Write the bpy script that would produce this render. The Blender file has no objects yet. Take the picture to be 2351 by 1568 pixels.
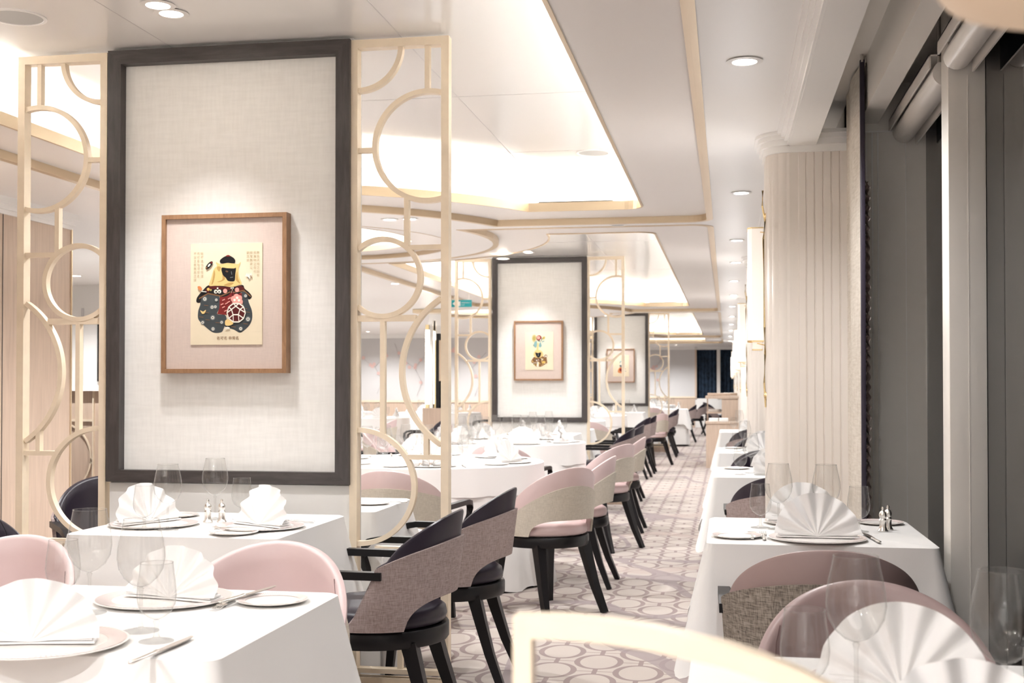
import bpy, bmesh, math, random
from math import sin, cos, pi, radians, sqrt, atan2
from mathutils import Vector, Matrix
random.seed(7)
S = bpy.context.scene
COL = S.collection

# ------------------------------------------------------------------ camera
FPX = 2800.0
cam_d = bpy.data.cameras.new('camera')
cam = bpy.data.objects.new('camera', cam_d); COL.objects.link(cam)
cam_d.sensor_width = 36.0
cam_d.lens = FPX / 2351 * 36.0
cam_d.shift_y = 55.0 / 2351
cam_d.clip_start = 0.05; cam_d.clip_end = 100
cam.location = (0, 0, 1.24)
pit = math.atan(45 / FPX); yaw = math.atan(493.5 * cos(pit) / FPX)
cam.rotation_euler = (pi / 2 + pit, 0, yaw)
cam_d.dof.use_dof = True
cam_d.dof.focus_distance = 3.9
cam_d.dof.aperture_fstop = 7.5
S.camera = cam

# ------------------------------------------------------------------ view / world / cycles
S.view_settings.view_transform = 'Standard'
S.view_settings.look = 'None'
S.view_settings.gamma = 1
S.view_settings.use_curve_mapping = False
S.view_settings.exposure = 2.2
W = bpy.data.worlds.new('night'); S.world = W; W.use_nodes = True
W.node_tree.nodes['Background'].inputs[0].default_value = (0.004, 0.007, 0.012, 1)
W.node_tree.nodes['Background'].inputs[1].default_value = 1.0
cy = S.cycles
cy.max_bounces = 8; cy.diffuse_bounces = 5; cy.glossy_bounces = 4
cy.transmission_bounces = 4; cy.transparent_max_bounces = 24
cy.caustics_reflective = False; cy.caustics_refractive = False
cy.use_adaptive_sampling = True; cy.adaptive_threshold = 0.035
cy.sample_clamp_indirect = 6.0
cy.blur_glossy = 0.5
try:
    cy.use_denoising = True; cy.denoiser = 'OPENIMAGEDENOISE'
except Exception: pass

COVE_E = 7.0     # strength of the cove strips
SPOT_W = 16.5     # watts of one ceiling downlight
WARM = (0.99, 0.99, 1.0)

# ------------------------------------------------------------------ materials
MATS = {}
def new_mat(name):
    m = bpy.data.materials.new(name); m.use_nodes = True
    nt = m.node_tree; b = nt.nodes['Principled BSDF']
    MATS[name] = m
    return m, nt, b
def setc(b, c, rough=.5, metal=0., spec=.5):
    b.inputs['Base Color'].default_value = (*c, 1)
    b.inputs['Roughness'].default_value = rough
    b.inputs['Metallic'].default_value = metal
    b.inputs['Specular IOR Level'].default_value = spec
def coords(nt, scale=(1, 1, 1), kind='Object'):
    tc = nt.nodes.new('ShaderNodeTexCoord'); mp = nt.nodes.new('ShaderNodeMapping')
    mp.inputs['Scale'].default_value = scale
    nt.links.new(tc.outputs[kind], mp.inputs[0]); return mp.outputs[0]
def noise(nt, vec, scale, detail=3, rough=.5, dist=0.):
    n = nt.nodes.new('ShaderNodeTexNoise'); n.inputs['Scale'].default_value = scale
    n.inputs['Detail'].default_value = detail; n.inputs['Roughness'].default_value = rough
    n.inputs['Distortion'].default_value = dist
    nt.links.new(vec, n.inputs['Vector']); return n.outputs[0]
def ramp(nt, fac, stops):
    r = nt.nodes.new('ShaderNodeValToRGB'); e = r.color_ramp.elements
    while len(e) < len(stops): e.new(.5)
    for k, (p, c) in enumerate(stops): e[k].position = p; e[k].color = (*c, 1)
    nt.links.new(fac, r.inputs[0]); return r.outputs[0]
def bump(nt, b, h, strength=.2, dist=.002):
    n = nt.nodes.new('ShaderNodeBump'); n.inputs['Strength'].default_value = strength
    n.inputs['Distance'].default_value = dist
    nt.links.new(h, n.inputs['Height']); nt.links.new(n.outputs[0], b.inputs['Normal'])
def mat_plain(name, c, rough=.5, metal=0., spec=.5, var=0., vscale=30):
    m, nt, b = new_mat(name); setc(b, c, rough, metal, spec)
    if var:
        f = noise(nt, coords(nt), vscale, 3)
        lo = tuple(x * (1 - var) for x in c); hi = tuple(min(1, x * (1 + var)) for x in c)
        nt.links.new(ramp(nt, f, [(.3, lo), (.7, hi)]), b.inputs['Base Color'])
    return m
def mat_weave(name, c1, c2, scale=160, rough=.9, bs=.35):
    m, nt, b = new_mat(name); setc(b, c1, rough, 0, .2)
    n1 = noise(nt, coords(nt, (1, 1, .12)), scale, 2); n2 = noise(nt, coords(nt, (.12, .12, 1)), scale, 2)
    mx = nt.nodes.new('ShaderNodeMath'); mx.operation = 'ADD'; mx.use_clamp = False
    nt.links.new(n1, mx.inputs[0]); nt.links.new(n2, mx.inputs[1])
    h = nt.nodes.new('ShaderNodeMath'); h.operation = 'MULTIPLY'; h.inputs[1].default_value = .5
    nt.links.new(mx.outputs[0], h.inputs[0])
    nt.links.new(ramp(nt, h.outputs[0], [(.36, c2), (.62, c1)]), b.inputs['Base Color'])
    bump(nt, b, h.outputs[0], bs, .003)
    return m
def mat_wood(name, c1, c2, scale=(8, 8, .6), rough=.45, s=6):
    m, nt, b = new_mat(name); setc(b, c1, rough)
    f = noise(nt, coords(nt, scale), s, 6, .6, .6)
    nt.links.new(ramp(nt, f, [(.3, c2), (.68, c1)]), b.inputs['Base Color'])
    bump(nt, b, f, .12, .002)
    return m
def mat_emit(name, c, s):
    m, nt, b = new_mat(name)
    b.inputs['Base Color'].default_value = (*c, 1)
    b.inputs['Emission Color'].default_value = (*c, 1); b.inputs['Emission Strength'].default_value = s
    return m

mat_plain('ceiling_gloss', (.865, .855, .835), .42, 0, .22)
mat_plain('ceiling_high', (.88, .87, .85), .14, 0, .36)
mat_plain('ceiling_matt', (.87, .86, .835), .4, 0, .3)
mat_plain('tray_lacquer', (.85, .82, .79), .35, 0, .3)
mat_plain('wall_paint', (.86, .85, .825), .6, 0, .3)
mat_plain('window_paint', (.80, .77, .72), .42, 0, .4)
mat_plain('pocket_brown', (.30, .235, .205), .4, 0, .4)
mat_plain('gold', (.82, .70, .54), .42, .15, .5, .04, 20)
mat_plain('gold_trim', (.68, .55, .38), .30, .6, .5)
mat_plain('gold_bright', (.86, .68, .38), .22, .9, .5)
mat_wood('dark_oak', (.070, .060, .057), (.036, .030, .029), (7, 7, .9), .42, 7)
mat_wood('dark_oak_h', (.070, .060, .057), (.036, .030, .029), (.9, 7, 7), .42, 7)
mat_wood('light_oak', (.62, .485, .38), (.51, .39, .30), (9, 9, .5), .4, 5)
mat_wood('art_frame_wood', (.36, .20, .105), (.24, .125, .06), (14, 14, 3), .4, 6)
mat_weave('wall_linen', (.84, .825, .79), (.79, .775, .74), 90, .85, .05)
mat_weave('mat_linen', (.62, .515, .455), (.58, .48, .425), 220, .9, .05)
mat_plain('print_paper', (.74, .645, .475), .7, 0, .2, .03, 9)
mat_plain('print_paper_edge', (.88, .83, .72), .7)
mat_plain('leather_pink', (.60, .465, .455), .38, 0, .45, .03, 6)
mat_plain('leather_mauve', (.35, .255, .245), .38, 0, .45, .03, 6)
mat_plain('leather_dark', (.022, .016, .026), .38, 0, .4, .05, 6)
mat_weave('fabric_beige', (.58, .53, .45), (.47, .425, .355), 330, .9, .25)
mat_weave('fabric_mauve', (.40, .325, .31), (.255, .20, .19), 330)
mat_weave('fabric_olive', (.37, .325, .275), (.12, .10, .085), 300)
mat_plain('black_lacquer', (.005, .004, .005), .38, 0, .35)
mat_plain('seam', (.16, .09, .09), .6)
mat_plain('cloth_white', (.82, .805, .785), .8, 0, .2)
mat_plain('napkin_white', (.83, .815, .80), .75, 0, .2)
mat_plain('porcelain', (.86, .82, .78), .28, 0, .5)
mat_plain('silver', (.82, .79, .75), .26, 1.0, .5)
mat_plain('tabletop_board', (.5, .42, .33), .5)
mat_plain('black_gap', (.006, .006, .006), .5)
mat_plain('blind_fabric', (.74, .71, .67), .35, 0, .4)
mat_plain('chrome', (.75, .74, .73), .18, 1.0)
mat_plain('grille_grey', (.55, .55, .53), .8)
mat_plain('fluted_paint', (.78, .725, .665), .5, 0, .3)
mat_weave('curtain_cloth', (.70, .655, .585), (.56, .51, .44), 120, .9, .4)
mat_plain('curtain_trim', (.028, .02, .036), .5)
mat_plain('curtain_lining', (.36, .29, .27), .8, 0, .2, .15, 60)
mat_plain('night_drape', (.025, .045, .075), .6, 0, .3, .4, 9)
mat_plain('panel_grey', (.60, .59, .585), .6, 0, .2)
mat_plain('branch_grey', (.36, .31, .30), .6)
mat_plain('blossom_pink', (.74, .50, .46), .6)
mat_plain('sign_teal', (.02, .42, .46), .4)
mat_plain('sign_white', (.9, .93, .92), .4)
mat_emit('cove_strip', (1.0, .97, .93), COVE_E)
mat_emit('lamp_disc', (1.0, .90, .78), 9.0)
mat_emit('shade_glow', (.95, .88, .80), .10)
mat_emit('tube_glow', (1.0, .9, .8), 3.0)
mat_emit('shade_beige', (.56, .43, .30), .07)
mat_plain('mirror', (.82, .80, .77), .06, 1.0)
mat_plain('artwork_dark', (.02, .02, .02), .3)

def glass_mat():
    m = bpy.data.materials.new('glass_thin'); m.use_nodes = True; nt = m.node_tree; nt.nodes.clear()
    out = nt.nodes.new('ShaderNodeOutputMaterial'); mix = nt.nodes.new('ShaderNodeMixShader')
    t = nt.nodes.new('ShaderNodeBsdfTransparent'); t.inputs[0].default_value = (.95, .95, .945, 1)
    g = nt.nodes.new('ShaderNodeBsdfGlossy'); g.inputs['Roughness'].default_value = .03
    d = nt.nodes.new('ShaderNodeBsdfDiffuse'); d.inputs[0].default_value = (.52, .51, .50, 1)  # edge reflections put into the colour: diffuse tone at grazing angles
    tr = nt.nodes.new('ShaderNodeBsdfTranslucent'); tr.inputs[0].default_value = (.52, .51, .50, 1)
    dd = nt.nodes.new('ShaderNodeMixShader'); dd.inputs[0].default_value = .5
    nt.links.new(d.outputs[0], dd.inputs[1]); nt.links.new(tr.outputs[0], dd.inputs[2])
    lw = nt.nodes.new('ShaderNodeLayerWeight'); lw.inputs[0].default_value = .5
    pw = nt.nodes.new('ShaderNodeMath'); pw.operation = 'POWER'; pw.inputs[1].default_value = 4.2
    ml = nt.nodes.new('ShaderNodeMath'); ml.operation = 'MULTIPLY_ADD'; ml.inputs[1].default_value = .75; ml.inputs[2].default_value = .015; ml.use_clamp = True
    nt.links.new(lw.outputs['Facing'], pw.inputs[0]); nt.links.new(pw.outputs[0], ml.inputs[0])
    m1 = nt.nodes.new('ShaderNodeMixShader'); m1.inputs[0].default_value = .06
    nt.links.new(t.outputs[0], m1.inputs[1]); nt.links.new(g.outputs[0], m1.inputs[2])
    nt.links.new(ml.outputs[0], mix.inputs[0]); nt.links.new(m1.outputs[0], mix.inputs[1]); nt.links.new(dd.outputs[0], mix.inputs[2])
    nt.links.new(mix.outputs[0], out.inputs[0]); MATS['glass'] = m
glass_mat()
def pane_mat():
    m, nt, b = new_mat('window_glass'); setc(b, (.004, .005, .006), .03, 0, .5)
pane_mat()
def rim_mat():
    # white porcelain with a rim of fine pink rays
    m, nt, b = new_mat('rim_pink'); setc(b, (.86, .8, .77), .14)
    tc = nt.nodes.new('ShaderNodeTexCoord'); sx = nt.nodes.new('ShaderNodeSeparateXYZ'); nt.links.new(tc.outputs['Object'], sx.inputs[0])
    at = nt.nodes.new('ShaderNodeMath'); at.operation = 'ARCTAN2'; nt.links.new(sx.outputs[0], at.inputs[0]); nt.links.new(sx.outputs[1], at.inputs[1])
    ml = nt.nodes.new('ShaderNodeMath'); ml.operation = 'MULTIPLY'; ml.inputs[1].default_value = 96; nt.links.new(at.outputs[0], ml.inputs[0])
    sn = nt.nodes.new('ShaderNodeMath'); sn.operation = 'SINE'; nt.links.new(ml.outputs[0], sn.inputs[0])
    nt.links.new(ramp(nt, sn.outputs[0], [(.35, (.85, .78, .75)), (.75, (.74, .56, .53))]), b.inputs['Base Color'])
rim_mat()
def carpet_mat():
    m, nt, b = new_mat('carpet'); setc(b, (.6, .5, .45), .95, 0, .1)
    N = nt.nodes; L = nt.links
    tc = N.new('ShaderNodeTexCoord'); sp = N.new('ShaderNodeSeparateXYZ'); L.new(tc.outputs['Object'], sp.inputs[0])
    def M(op, a, bb=None, c=None, clamp=False):
        n = N.new('ShaderNodeMath'); n.operation = op; n.use_clamp = clamp
        for k, v in enumerate((a, bb, c)):
            if v is None: continue
            if isinstance(v, (int, float)): n.inputs[k].default_value = v
            else: L.new(v, n.inputs[k])
        return n.outputs[0]
    px, py = .377, .371
    def cell(ox, oy):
        fx = M('SUBTRACT', M('FRACT', M('ADD', M('DIVIDE', M('ADD', sp.outputs[0], .38 + 37.7), px), ox + .5)), .5)
        fy = M('SUBTRACT', M('FRACT', M('ADD', M('DIVIDE', M('ADD', sp.outputs[1], -5.654 + 37.1), py), oy + .5)), .5)
        return M('MULTIPLY', fx, px), M('MULTIPLY', fy, py)
    masks = []
    for ox, oy in ((0, 0), (.5, .5)):
        x, y = cell(ox, oy)
        def ell(rx, ry): return M('LESS_THAN', M('ADD', M('POWER', M('DIVIDE', x, rx), 2.0), M('POWER', M('DIVIDE', y, ry), 2.0)), 1.0)
        ring = M('SUBTRACT', ell(.110, .146), ell(.083, .127))
        ax, ay = M('ABSOLUTE', x), M('ABSOLUTE', y)
        vb = M('MULTIPLY', M('LESS_THAN', ax, .011), M('GREATER_THAN', ay, .143))
        hb = M('MULTIPLY', M('LESS_THAN', ay, .0045), M('GREATER_THAN', ax, .106))
        masks += [ring, vb, hb]
    t = masks[0]
    for k in masks[1:]: t = M('MAXIMUM', t, k)
    # sweeping brush strokes woven over the lattice
    nz = N.new('ShaderNodeTexNoise'); nz.inputs['Scale'].default_value = .55; nz.inputs['Detail'].default_value = 1.2; nz.inputs['Distortion'].default_value = .6
    L.new(tc.outputs['Object'], nz.inputs['Vector'])
    band = M('LESS_THAN', M('ABSOLUTE', M('SUBTRACT', nz.outputs[0], .50)), .014)
    nz2 = N.new('ShaderNodeTexNoise'); nz2.inputs['Scale'].default_value = .45; nz2.inputs['Detail'].default_value = 1.0
    mp = N.new('ShaderNodeMapping'); mp.inputs['Location'].default_value = (7, 3, 0); L.new(tc.outputs['Object'], mp.inputs[0]); L.new(mp.outputs[0], nz2.inputs['Vector'])
    band2 = M('LESS_THAN', M('ABSOLUTE', M('SUBTRACT', nz2.outputs[0], .47)), .016)
    fine = N.new('ShaderNodeTexNoise'); fine.inputs['Scale'].default_value = 260; fine.inputs['Detail'].default_value = 2
    L.new(tc.outputs['Object'], fine.inputs['Vector'])
    def mixc(f, a, c):
        n = N.new('ShaderNodeMix'); n.data_type = 'RGBA'
        L.new(f, n.inputs[0])
        for i, v in ((6, a), (7, c)):
            if isinstance(v, tuple): n.inputs[i].default_value = (*v, 1)
            else: L.new(v, n.inputs[i])
        return n.outputs[2]
    base = mixc(t, (.50, .445, .405), (.29, .23, .222))
    base = mixc(M('MULTIPLY', band2, .75), base, (.47, .385, .35))
    base = mixc(M('MULTIPLY', band, .8), base, (.30, .25, .255))
    base = mixc(M('MULTIPLY', fine.outputs[0], .22), base, (.36, .31, .28))
    L.new(base, b.inputs['Base Color']); bump(nt, b, fine.outputs[0], .4, .004)
carpet_mat()

# ------------------------------------------------------------------ mesh helpers
def finish(bm, name, mat, parent=None, smooth=35, loc=None, rotz=None, mods=None):
    bmesh.ops.recalc_face_normals(bm, faces=bm.faces)
    me = bpy.data.meshes.new(name); bm.to_mesh(me); bm.free()
    ms = mat if isinstance(mat, (list, tuple)) else [mat]
    for k in ms: me.materials.append(MATS[k])
    if smooth:
        for p in me.polygons: p.use_smooth = True
        try: me.set_sharp_from_angle(angle=radians(smooth))
        except Exception: pass
    o = bpy.data.objects.new(name, me); COL.objects.link(o)
    if parent is not None: o.parent = parent
    if loc: o.location = loc
    if rotz is not None: o.rotation_euler.z = rotz
    return o
def thing(name, label, cat, loc=(0, 0, 0), rotz=0, group=None):
    o = bpy.data.objects.new(name, None); COL.objects.link(o); o.empty_display_size = .1
    o.location = loc; o.rotation_euler = (0, 0, rotz); o['label'] = label; o['category'] = cat
    if group: o['group'] = group
    return o
def tag(o, label, cat, group=None):
    o['label'] = label; o['category'] = cat
    if group: o['group'] = group
    return o
def struct(o):
    o['kind'] = 'structure'; return o
def dup(root, loc=None, rotz=None, label=None, group=None, cat=None, name=None):
    r = root.copy(); COL.objects.link(r)
    if name: r.name = name
    r.scale = (1, 1, 1)
    if loc is not None: r.location = loc
    if rotz is not None: r.rotation_euler = (0, 0, rotz)
    if label: r['label'] = label
    if group: r['group'] = group
    for ch in list(root.children):
        c = ch.copy(); COL.objects.link(c); c.parent = r
        for g in list(ch.children):
            d = g.copy(); COL.objects.link(d); d.parent = c
    return r
def box(bm, x0, x1, y0, y1, z0, z1, mi=0, bev=0.):
    vs = [bm.verts.new(p) for p in ((x0, y0, z0), (x1, y0, z0), (x1, y1, z0), (x0, y1, z0), (x0, y0, z1), (x1, y0, z1), (x1, y1, z1), (x0, y1, z1))]
    fs = [bm.faces.new([vs[i] for i in f]) for f in ((0, 3, 2, 1), (4, 5, 6, 7), (0, 1, 5, 4), (1, 2, 6, 5), (2, 3, 7, 6), (3, 0, 4, 7))]
    for f in fs: f.material_index = mi
    if bev:
        es = list({e for f in fs for e in f.edges})
        r = bmesh.ops.bevel(bm, geom=es, offset=bev, segments=2, profile=.5, affect='EDGES')
        for f in r['faces']: f.material_index = mi
    return fs
def lathe(bm, prof, n=32, c=(0, 0, 0), closed=False, mi=0):
    rings = []
    for r, z in prof:
        if r < 1e-5: rings.append([bm.verts.new((c[0], c[1], c[2] + z))])
        else: rings.append([bm.verts.new((c[0] + r * cos(2 * pi * k / n), c[1] + r * sin(2 * pi * k / n), c[2] + z)) for k in range(n)])
    pairs = list(zip(rings[:-1], rings[1:]))
    if closed: pairs.append((rings[-1], rings[0]))
    for a, b in pairs:
        for k in range(n):
            k2 = (k + 1) % n
            if len(a) == 1 and len(b) == 1: continue
            if len(a) == 1: f = bm.faces.new((a[0], b[k], b[k2]))
            elif len(b) == 1: f = bm.faces.new((a[k], b[0], a[k2]))
            else: f = bm.faces.new((a[k], b[k], b[k2], a[k2]))
            f.material_index = mi
def sweep(bm, pts, w, h=None, n=8, up=Vector((0, 0, 1)), closed=False, mi=0, rect=False, taper=None):
    """tube (n sides) or rectangular bar along pts; w across, h along 'up'"""
    h = h or w; pts = [Vector(p) for p in pts]; N = len(pts); rings = []
    for i, p in enumerate(pts):
        a = pts[(i - 1) % N] if (closed or i > 0) else p; b = pts[(i + 1) % N] if (closed or i < N - 1) else p
        d1 = (p - a); d2 = (b - p)
        if d1.length > 1e-9: d1.normalize()
        if d2.length > 1e-9: d2.normalize()
        d = (d1 + d2); d.normalize() if d.length > 1e-9 else None
        sc = 1.0
        if d1.length > .5 and d2.length > .5: sc = 1 / max(.35, d.dot(d1))
        s = d.cross(up)
        if s.length < 1e-6: s = d.cross(Vector((1, 0, 0)))
        s.normalize(); u = s.cross(d).normalized()
        t = taper(i / (N - 1)) if taper else 1.0
        if rect: ring = [p + s * (a_ * w / 2 * sc * t) + u * (b_ * h / 2 * t) for a_, b_ in ((-1, -1), (1, -1), (1, 1), (-1, 1))]
        else: ring = [p + s * (cos(2 * pi * k / n) * w / 2 * sc * t) + u * (sin(2 * pi * k / n) * h / 2 * t) for k in range(n)]
        rings.append([bm.verts.new(q) for q in ring])
    m = len(rings[0]); rr = list(zip(rings[:-1], rings[1:]))
    if closed: rr.append((rings[-1], rings[0]))
    for a, b in rr:
        for k in range(m):
            f = bm.faces.new((a[k], a[(k + 1) % m], b[(k + 1) % m], b[k])); f.material_index = mi
    if not closed:
        bm.faces.new(rings[0][::-1]).material_index = mi; bm.faces.new(rings[-1]).material_index = mi
def grid(bm, fn, nu, nv, mi=0, wrap=False):
    vs = [[bm.verts.new(fn(i / nu, j / nv)) for j in range(nv + 1)] for i in range(nu if wrap else nu + 1)]
    for i in range(nu):
        a, b = vs[i], vs[(i + 1) % len(vs)]
        for j in range(nv):
            bm.faces.new((a[j], b[j], b[j + 1], a[j + 1])).material_index = mi
    return vs
def plate_holes(bm, outer, holes, z, mi=0):
    edges = []
    for loop in [outer] + holes:
        vs = [bm.verts.new((x, y, z)) for x, y in loop]
        for k in range(len(vs)): edges.append(bm.edges.new((vs[k], vs[(k + 1) % len(vs)])))
    r = bmesh.ops.triangle_fill(bm, edges=edges, use_beauty=True)
    for g in r['geom']:
        if isinstance(g, bmesh.types.BMFace): g.material_index = mi
def wall_loop(bm, loop, z0, z1, mi=0):
    a = [bm.verts.new((x, y, z0)) for x, y in loop]; b = [bm.verts.new((x, y, z1)) for x, y in loop]; n = len(loop)
    for k in range(n): bm.faces.new((a[k], a[(k + 1) % n], b[(k + 1) % n], b[k])).material_index = mi
def circle(cx, cy_, r, n=48): return [(cx + r * cos(2 * pi * k / n), cy_ + r * sin(2 * pi * k / n)) for k in range(n)]
def offset_loop(loop, d):
    n = len(loop); out = []
    area = sum(loop[i][0] * loop[(i + 1) % n][1] - loop[(i + 1) % n][0] * loop[i][1] for i in range(n))
    sg = 1 if area > 0 else -1
    for i in range(n):
        p0, p, p1 = Vector(loop[i - 1]), Vector(loop[i]), Vector(loop[(i + 1) % n])
        d1 = (p - p0).normalized(); d2 = (p1 - p).normalized(); t = (d1 + d2).normalized()
        nrm = Vector((t.y, -t.x)) * sg; q = p + nrm * (d / max(.4, t.dot(d1))); out.append((q.x, q.y))
    return out
def quick(name, mat, fn, parent=None, smooth=35, **k):
    bm = bmesh.new(); fn(bm); return finish(bm, name, mat, parent, smooth, **k)
def bx(name, mat, x0, x1, y0, y1, z0, z1, parent=None, bev=0.):
    return quick(name, mat, lambda bm: box(bm, x0, x1, y0, y1, z0, z1, 0, bev), parent)

# ------------------------------------------------------------------ room shell
ZM, ZT, ZU = 2.36, 2.40, 2.60       # window-side ceiling, coffer tray, high ceiling
XL, XR, YB, YE = -9.0, .80, -2.6, 36.0
struct(quick('floor', 'carpet', lambda bm: box(bm, XL - .3, XR + .6, YB - .3, YE + .3, -.1, 0)))

def coffer_loop(x0, x1, y0, y1, r, near=None, far=None):
    """anticlockwise loop; near/far = (cy, R) arcs that bite the left corners"""
    cx = -3.4; pts = []
    def corner(cxx, cyy, a0):
        for k in range(7): a = radians(a0 + 15 * k); pts.append((cxx + r * cos(a), cyy + r * sin(a)))
    corner(x1 - r, y0 + r, -90); corner(x1 - r, y1 - r, 0)
    if far:
        c, R = far; xs = cx + sqrt(R * R - (y1 - c) ** 2); ys = c - sqrt(R * R - (x0 - cx) ** 2)
        a0 = atan2(y1 - c, xs - cx); a1 = atan2(ys - c, x0 - cx)
        if a0 > pi / 2: pass
        if a1 > a0: a1 -= 2 * pi
        for k in range(19): a = a0 + (a1 - a0) * k / 18; pts.append((cx + R * cos(a), c + R * sin(a)))
    else: corner(x0 + r, y1 - r, 90)
    if near:
        c, R = near; xs = cx + sqrt(R * R - (y0 - c) ** 2); ys = c + sqrt(R * R - (x0 - cx) ** 2)
        a0 = atan2(ys - c, x0 - cx); a1 = atan2(y0 - c, xs - cx)
        if a0 < a1: a0 += 2 * pi
        for k in range(19): a = a0 + (a1 - a0) * k / 18; pts.append((cx + R * cos(a), c + R * sin(a)))
    else: corner(x0 + r, y0 + r, 180)
    return pts
COF = [  # outer y0,y1, inner y0,y1, near dome, far dome
    (-1.6, 8.43, -1.1, 8.0, None, 9.2),
    (8.6, 18.7, 9.25, 18.0, 9.2, 18.95),
    (18.95, 29.0, 19.45, 28.35, 18.95, 29.2),
    (29.4, 33.0, 29.9, 32.5, None, None)]
X0o, X1o, X0i, X1i = -3.53, -.115, -3.16, -.54
outers, inners = [], []
for k, (a, b, c, d, nd, fd) in enumerate(COF):
    outers.append(coffer_loop(X0o, X1o, a, b, .14, (nd, 1.63) if nd else None, (fd, 1.96) if fd else None))
    inners.append(coffer_loop(X0i, X1i, c, d, .12, (nd, 2.05) if nd else None, (fd, 2.42) if fd else None))
DOMES = [9.2, 18.95, 29.2]
bm = bmesh.new()
plate_holes(bm, [(XL, YB), (.275, YB), (.275, YE), (XL, YE)], outers + [circle(-3.4, c, 1.27 if i == 0 else 1.2) for i, c in enumerate(DOMES)], ZM)
struct(finish(bm, 'ceiling', 'ceiling_gloss', smooth=0))
bm = bmesh.new()
box(bm, XL, .30, YB, YE, ZU, ZU + .05)
struct(finish(bm, 'ceiling_raised_slab', 'ceiling_high', smooth=0))
for k in range(4):
    if k < 3:
        c = DOMES[k]; R = 1.27 if k == 0 else 1.2
        bm = bmesh.new(); plate_holes(bm, circle(-3.4, c, R + .02), [circle(-3.4, c, .95)], ZM + .035); struct(finish(bm, 'ceiling_dome_ring', 'tray_lacquer', smooth=0))
        bm = bmesh.new(); wall_loop(bm, circle(-3.4, c, R), ZM, ZM + .035); wall_loop(bm, circle(-3.4, c, R + .006), ZM - .003, ZM + .036)
        wall_loop(bm, circle(-3.4, c, .95), ZM + .03, ZM + .075)
        struct(finish(bm, 'trim_dome', 'gold_trim', smooth=60))
        bm = bmesh.new(); wall_loop(bm, circle(-3.4, c, 1.12), ZM + .05, ZU); struct(finish(bm, 'ceiling_dome_side', 'ceiling_matt', smooth=60))
        def strip(bm, c=c):
            vs = grid(bm, lambda u, v: (-3.4 + (1.0 + .03 * v) * cos(2 * pi * u), c + (1.0 + .03 * v) * sin(2 * pi * u), ZM + .055), 48, 1, wrap=True)
        o = quick('cove_light', 'cove_strip', strip, smooth=0); tag(o, 'warm hidden light strip ring inside round ceiling dome, %s from camera' % ['nearest', 'second', 'farthest'][k], 'light strip')
    lo, li = outers[k], inners[k]
    bm = bmesh.new(); plate_holes(bm, offset_loop(lo, .02), [li], ZT); struct(finish(bm, 'ceiling_tray', 'tray_lacquer', smooth=0))
    bm = bmesh.new()
    sweep(bm, [(x, y, (ZM + ZT) / 2 + .002) for x, y in offset_loop(lo, -.008)], .018, ZT - ZM + .012, closed=True, rect=True)
    sweep(bm, [(x, y, ZM + .006) for x, y in offset_loop(lo, .013)], .026, .018, closed=True, rect=True)
    struct(finish(bm, 'trim_coffer_outer', 'gold_trim', smooth=0))
    bm = bmesh.new()
    sweep(bm, [(x, y, ZT + .022) for x, y in offset_loop(li, .004)], .014, .058, closed=True, rect=True)
    struct(finish(bm, 'trim_coffer_inner', 'gold_trim', smooth=0))
    lw = offset_loop(li, .30)
    bm = bmesh.new(); wall_loop(bm, lw, ZT, ZU); struct(finish(bm, 'ceiling_cove_wall', 'ceiling_matt', smooth=0))
    bm = bmesh.new()
    a_, b_ = offset_loop(li, .20), offset_loop(li, .23); n_ = len(a_)
    va = [bm.verts.new((x, y, ZT + .012)) for x, y in a_]; vb = [bm.verts.new((x, y, ZT + .012)) for x, y in b_]
    for q in range(n_): bm.faces.new((va[q], va[(q + 1) % n_], vb[(q + 1) % n_], vb[q]))
    o = finish(bm, 'cove_light', 'cove_strip', smooth=0)
    tag(o, 'warm hidden light strip around the %s ceiling coffer' % ['nearest', 'second', 'third', 'farthest'][k], 'light strip')
# dark slots between the light housings just above the inner lips
for k in range(3):
    lp = offset_loop(inners[k], .022); bm = bmesh.new(); acc = 0
    for q in range(len(lp)):
        a_, b_ = Vector(lp[q]), Vector(lp[(q + 1) % len(lp)]); d_ = (b_ - a_); n_ = max(1, int(d_.length / .36))
        for w in range(n_):
            p0, p1 = a_ + d_ * (w + .12) / n_, a_ + d_ * (w + .88) / n_
            if d_.length > .15 and not (abs(d_.x) < .01): sweep(bm, [(p0.x, p0.y, ZT + .054), (p1.x, p1.y, ZT + .054)], .012, .012, rect=True)
    struct(finish(bm, 'trim_cove_slots', 'black_gap', smooth=0))
# fine panel seams of the high ceiling
bm = bmesh.new()
for y in (2.0, 3.4, 5.6, 7.0, 11.5, 14.4, 16.6): box(bm, -3.3, -.4, y, y + .004, ZU - .0012, ZU)
for x in (-2.2, -1.25): box(bm, x, x + .004, -1, 8.2, ZU - .0012, ZU); box(bm, x, x + .004, 9, 18, ZU - .0012, ZU)
struct(finish(bm, 'trim_ceiling_seam', 'panel_grey', smooth=0))

# window side: crown moulding, lowered soffit, curtain pocket, second soffit, blind recess
bm = bmesh.new()
for x0, x1, z0 in ((.222, .30, ZM - .012), (.238, .30, ZM - .026), (.252, .30, ZM - .042), (.266, .30, 2.30)): box(bm, x0, x1, YB, YE, z0, ZM + .01)
struct(finish(bm, 'trim_crown', 'ceiling_matt', smooth=0))
bm = bmesh.new(); box(bm, .275, .39, YB, YE, 2.298, 2.52); struct(finish(bm, 'ceiling_soffit', 'ceiling_matt', smooth=0))
bm = bmesh.new(); box(bm, .39, .53, YB, YE, 2.50, 2.54); box(bm, .53, .605, YB, YE, 2.298, 2.54); box(bm, .605, 1.0, YB, YE, 2.46, 2.54)
struct(finish(bm, 'ceiling_pocket', 'window_paint', smooth=0))
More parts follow.
